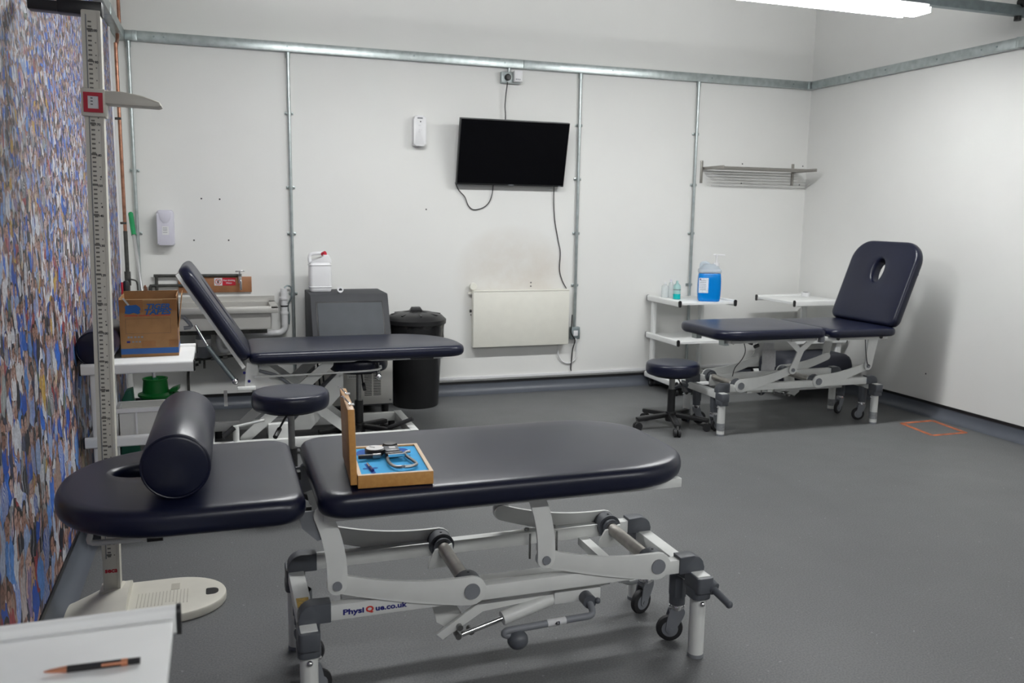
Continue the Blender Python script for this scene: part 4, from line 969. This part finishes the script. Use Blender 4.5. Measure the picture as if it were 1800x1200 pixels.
MB().cyl((0, 0, .93), (0, 0, 1.02), .019, seg=12).tube([(0, -.01, .97), (.03, -.03, .97), (.055, -.03, .955), (.06, -.03, .90)], .005, sub=3).build('stop_valve', 'oldpipe', cp)
bh = thing('hanging_tool', 'small black and red tool hanging at the end of the mural', 'tool', (XL+.035, 5.80, .82))
MB().box((.008, 0, .08), (.034, .035, .16), bev=.012).build('body', 'black', bh)
MB().box((-.014, 0, .09), (.014, .030, .12), bev=.005).build('side_strip', 'red', bh)

# wall rack
rk = thing('wall_rack', 'metal rod towel rack on the back wall near the right corner', 'rack', (0, YB, 0))
for x in (3.868, 4.778): MB().box2((x-.011, -.012, 1.705), (x+.011, 0, 1.890), bev=.002).build('wall_plate', 'nickel', rk)
for x in (3.888, 4.79): MB().box2((x-.006, -.31, 1.812), (x+.006, -.005, 1.838), bev=.001).build('side_arm', 'nickel', rk)
for i in range(6): MB().cyl((3.888, -.30+.05*i, 1.824), (4.79, -.30+.05*i, 1.824), .008, seg=12).build('rod', 'nickel', rk)

# ------------------------------------------------------------------ sink corner
sk = thing('wall_sink', 'stainless steel trough sink fixed to the back wall', 'sink', (0, YB, 0))
x0, x1, yf, zr = -.42, .372, -.40, .775
MB().box2((x0, -.012, zr-.01), (x1, 0, .812)).build('splash_back', 'stainless', sk, smooth=0)
MB().box2((x0, yf, zr-.045), (x1, yf+.03, zr), bev=.003).box2((x1-.045, yf, zr-.012), (x1, 0, zr)).box2((x0, yf, zr-.012), (x0+.03, 0, zr)).box2((x0, -.06, zr-.012), (x1, -.0, zr)).build('rim', 'stainless', sk)
b0 = (x0+.03, yf+.03); b1 = (x1-.045, -.06)
for a, c in (((b0[0], b0[1], .62), (b1[0], b0[1]+.003, zr)), ((b0[0], b1[1]-.003, .62), (b1[0], b1[1], zr)), ((b0[0], b0[1], .62), (b0[0]+.003, b1[1], zr)), ((b1[0]-.003, b0[1], .62), (b1[0], b1[1], zr)), ((b0[0], b0[1], .617), (b1[0], b1[1], .622))):
    MB().box2(a, c).build('basin_panel', 'stainless', sk, smooth=0)
MB().box2((-.40, -.34, .585), (.30, -.30, .617)).box2((-.40, -.09, .585), (.30, -.05, .617)).build('support_bracket', 'oldpipe', sk, smooth=0)
bd = tag(MB().box2((-.275, YB-.020, .842), (.216, YB, .952), bev=.001).build('backing_board', 'brush_brown'), 'brown wooden board behind the tap', 'board')
sg = thing('warning_sign', 'red and white not drinking water sign on the brown board', 'sign', (.035, YB-.021, .918))
MB().box2((-.072, -.002, -.027), (-.018, 0, .027)).build('pictogram_panel', 'paper', sg, smooth=0)
MB().box2((-.018, -.002, -.027), (.072, 0, .027)).build('red_panel', 'sticker_red', sg, smooth=0)
m = MB(); m.tube([(-.045+.02*math.cos(2*PI*i/24), -.0025, .02*math.sin(2*PI*i/24)) for i in range(25)], .0022, seg=6, sub=1); m.bar((-.059, -.003, .014), (-.031, -.003, -.014), .001, .003); m.build('prohibition_ring', 'ink_red', sg)
MB().box2((-.052, -.0026, -.012), (-.042, -.002, .006)).box2((-.05, -.0026, .004), (-.034, -.002, .010)).build('tap_pictogram', 'ink', sg, smooth=0)
text('Not drinking', .0155, face_at(.027, -.0028, .009), 'paper', sg, bold=.0004); text('Water', .0155, face_at(.027, -.0028, -.010), 'paper', sg, bold=.0004)
tp = thing('water_tap', 'chrome bib tap mounted over the sink', 'tap', (.136, YB-.06, 0))
MB().cyl((0, .045, .962), (0, 0, .962), .012, seg=14).cyl((0, 0, .91), (0, 0, .975), .013, seg=14).build('tap_body', 'steel', tp)
MB().tube([(0, -.005, .955), (.004, -.012, .92), (.004, -.014, .885), (.004, -.014, .862)], lambda t: .011-.003*t, seg=12).build('spout', 'chrome', tp)
MB().cyl((0, 0, .972), (0, 0, .992), .008, seg=10).bar((-.03, 0, .993), (.035, 0, .995), .010, .007, bev=.002).build('tap_handle', 'chrome', tp)
wp = thing('water_pipe', 'dark painted water pipes above the sink', 'pipe', (0, YB-.028, 0))
MB().tube([(-.415, 0, .70), (-.415, 0, .94), (-.41, 0, .962), (-.39, 0, .964), (.13, 0, .962)], .0105, seg=12, sub=4).build('upper_run', 'oldpipe', wp)
MB().tube([(-.455, 0, .70), (-.455, 0, .875), (-.45, 0, .893), (-.435, 0, .895), (-.15, 0, .895)], .0105, seg=12, sub=4).build('lower_run', 'oldpipe', wp)
MB().cyl((-.492, 0, .86), (-.484, 0, .89), .008, seg=10).tube([(-.498, 0, .88), (-.488, 0, .90), (-.478, 0, .86)], .004, sub=3).build('isolating_valve', 'copper', wp)
ws = thing('waste_pipe', 'pale grey waste pipe rising beside the sink', 'pipe', (.437, YB-.055, 0))
MB().cyl((0, 0, .60), (0, 0, .868), .024, seg=20).build('standpipe', 'white_plastic', ws)
MB().tube([(0, 0, .61), (0, 0, .575), (-.03, 0, .548), (-.10, 0, .543), (-.40, 0, .535)], .0225, seg=16, sub=5).build('elbow', 'white_plastic', ws)
for z, r in ((.795, .031), (.69, .030)): MB().cyl((0, 0, z-.008), (0, 0, z+.008), r, seg=20).build('collar', 'white_plastic', ws)
MB().cyl((0, 0, .735), (0, 0, .745), .0262, seg=20).build('dark_seal', 'rubber', ws)
tr = thing('bottle_trap', 'white curved waste trap under the sink', 'trap', (-.02, YB-.12, 0))
MB().tube([(0, 0, .60), (0, 0, .50), (.01, 0, .45), (.04, 0, .435), (.075, 0, .45), (.085, 0, .49)], .020, seg=14, sub=5).build('bend', 'white_plastic', tr)
MB().cyl((.085, 0, .47), (.085, 0, .52), .025, seg=16).build('collar', 'white_plastic', tr)
wf = thing('pipe_canister', 'grey cylindrical canister on the pipework below the sink', 'canister', (-.122, YB-.14, 0))
MB().lathe([(.001, .40), (.048, .40), (.052, .42), (.052, .545), (.044, .575), (.02, .588), (.001, .588)], seg=28).build('canister', 'midgrey', wf)
MB().lathe([(.0525, .48), (.053, .48), (.053, .53), (.0525, .53)], seg=28).build('canister_label', 'paper', wf)
MB().cyl((0, 0, .388), (0, 0, .402), .048, seg=24).build('base_ring', 'black', wf)
MB().cyl((-.16, 0, .375), (.22, .02, .40), .010, seg=10).cyl((0, 0, .32), (0, 0, .388), .008, seg=10).cyl((-.03, 0, .355), (-.03, 0, .38), .008, seg=8).build('copper_feed', 'oldpipe', wf)
for x in (.06, .14): MB().cyl((x-.015, .0, .385+.06*x), (x+.015, .003, .388+.06*x), .015, seg=10).build('pipe_joint', 'steel', wf)
wire('dropped_pipe', 'dark bent pipe dropping down the wall behind the box trolley', [(-.165, YB-.05, .335), (-.215, YB-.04, .315), (-.235, YB-.035, .27), (-.235, YB-.035, .11)], .010, 'oldpipe')
bpy.data.objects['dropped_pipe']['category'] = 'pipe'
wire('grey_lead', 'grey lead tucked behind the waste pipe', [(.44, YB-.05, .87), (.465, YB-.04, .885), (.492, YB-.03, .865), (.49, YB-.03, .80), (.466, YB-.02, .74), (.474, YB-.02, .66), (.47, YB-.02, .60)], .006, 'galv_dark')

# ------------------------------------------------------------------ ice machine, jerry can, bin
im = thing('ice_machine', 'charcoal topped ice machine with stainless lower panel and vents', 'ice machine', (.85, 0, 0))
prof = [(6.36, .10), (5.79, .10), (5.79, .46), (5.97, .846), (5.985, .858), (6.36, .858)]
MB().prism(prof, 'yz', -.268, .268, bev=.006).build('cabinet', 'charcoal_edge', im)
d = Vector((0, 5.97-5.79, .846-.46)).normalized(); n = Vector((0, -d.z, d.y))
mm = Matrix((Vector((1, 0, 0)), d, -n)).transposed().to_4x4(); mm.translation = Vector((0, 5.79, .46)) + n*.001
MB().box2((-.235, .01, -.001), (.228, .385, .006), bev=.002).xf(mm).build('door_shadow_gap', 'black', im)
MB().box2((-.225, .01, -.010), (.218, .372, -.001), bev=.003).xf(mm).build('door', 'charcoal', im)
MB().box2((-.262, 5.782, .11), (.262, 5.79, .448), bev=.002).build('lower_panel', 'stainless', im)
vp = MB().box2((.06, 5.7812, .165), (.185, 5.7822, .355)).build('vent_panel', 'stainless', im, smooth=0)
for c in range(2):
    for i in range(16): MB().box2((.066+.062*c, 5.7802, .172+.0113*i), (.118+.062*c, 5.7813, .1775+.0113*i)).build('vent_slot', 'black', vp, smooth=0)
MB().box2((-.05, 5.7805, .295), (.02, 5.7822, .36)).build('control_panel', 'white', im, smooth=0)
for i in range(5): MB().box2((-.036+.012*i, 5.7798, .305), (-.030+.012*i, 5.7806, .310)).build('indicator', 'ink', im, smooth=0)
for x, z in ((.245, .135),): MB().cyl((x, 5.779, z), (x, 5.783, z), .007, seg=10).build('screw', 'steel', im)
for x in (-.22, .22):
    for y in (5.85, 6.30): MB().cyl((x, y, 0), (x, y, .10), .022, .028, seg=14).build('foot', 'black', im)
jc = thing('jerry_can', 'white plastic jerry can with red cap on the ice machine', 'jerry can', (.676, 6.20, .859))
MB().cushion(rrect(-.078, .078, -.06, .06, .025, 5), 0, .205, .010).build('body', 'white_plastic', jc)
MB().prism([(-.078, .200), (.078, .200), (.078, .225), (.058, .258), (.02, .262), (.015, .235), (-.048, .228), (-.058, .215)], 'xz', -.05, .05, bev=.008).build('shoulder', 'white_plastic', jc)
MB().tube([(-.068, 0, .205), (-.070, 0, .245), (-.05, 0, .266), (.02, 0, .268), (.035, 0, .255)], .013, sub=4).build('handle', 'white_plastic', jc)
MB().cyl((.032, 0, .255), (.036, 0, .272), .017, seg=16).build('neck', 'white_plastic', jc)
MB().cyl((.020, -.012, .262), (.036, -.030, .272), .016, seg=16).build('cap', 'red', jc)
for z in (.03, .185): MB().cushion(rrect(-.0795, .0795, -.0615, .0615, .025, 5), z, z+.008, .002).build('moulded_ring', 'white_plastic', jc)
wt = thing('wound_tape', 'small white roll standing on the ice machine beside the jerry can', 'tape roll', (.797, 6.05, .859))
MB().lathe([(.012, -.018), (.021, -.018), (.021, .018), (.012, .018)], seg=24).xf(Matrix.Translation((0, 0, .0215)) @ Matrix.Rotation(R(80), 4, 'X')).build('roll', 'white_plastic', wt)
MB().cyl((0, -.019, .0215), (0, .012, .0215), .012, seg=18).build('core', 'ink', wt)
bn = thing('waste_bin', 'tall black waste bin with lid and bag beside the ice machine', 'bin', (1.362, 6.165, 0)); bn.scale = (1, 1, 1.045)
MB().lathe([(.001, 0), (.158, 0), (.165, .008), (.198, .575), (.001, .575)], seg=44).build('body', 'black', bn)
ms = MB(); prof = [(.199, .44), (.202, .50), (.203, .555), (.209, .585), (.205, .60)]
seg = 60; vs = []; fs = []
for r_, z in prof:
    for k in range(seg):
        a = 2*PI*k/seg; q = r_ + .004*math.sin(9*a+z*60) + .003*math.sin(23*a-z*90) + .002*random.random(); vs.append((q*math.cos(a), q*math.sin(a), z+.006*math.sin(5*a)*(z < .5)))
for i in range(len(prof)-1):
    for k in range(seg): j = (k+1) % seg; fs.append((i*seg+k, i*seg+j, (i+1)*seg+j, (i+1)*seg+k))
ms.add(vs, fs).build('bin_bag', 'binbag', bn, smooth=25)
MB().lathe([(.200, .592), (.222, .592), (.224, .620), (.214, .628), (.19, .650), (.12, .668), (.001, .676)], seg=44).build('lid', 'black', bn)
MB().prism([(-.07, .655), (-.045, .682), (-.03, .705), (.03, .705), (.045, .682), (.07, .655)], 'xz', -.022, .022, bev=.006).build('lid_handle', 'black', bn)
for a in range(8): MB().bar((.05*math.cos(a*PI/4), .05*math.sin(a*PI/4), .674), (.185*math.cos(a*PI/4), .185*math.sin(a*PI/4), .655), .012, .006).build('lid_rib', 'black', bn)

# ------------------------------------------------------------------ floor tape square and cables on the floor
ft = thing('floor_tape', 'worn orange tape square stuck on the floor by the right wall', 'tape marking', (0, 0, 0))
P = [(4.532, 4.686), (4.815, 4.693), (4.765, 4.354), (4.480, 4.357)]
for i in range(4):
    a = Vector((*P[i], .0006)); c = Vector((*P[(i+1) % 4], .0006)); MB().bar(a, c, .032, .0012).build('tape_strip', 'orange_tape', ft, smooth=0)
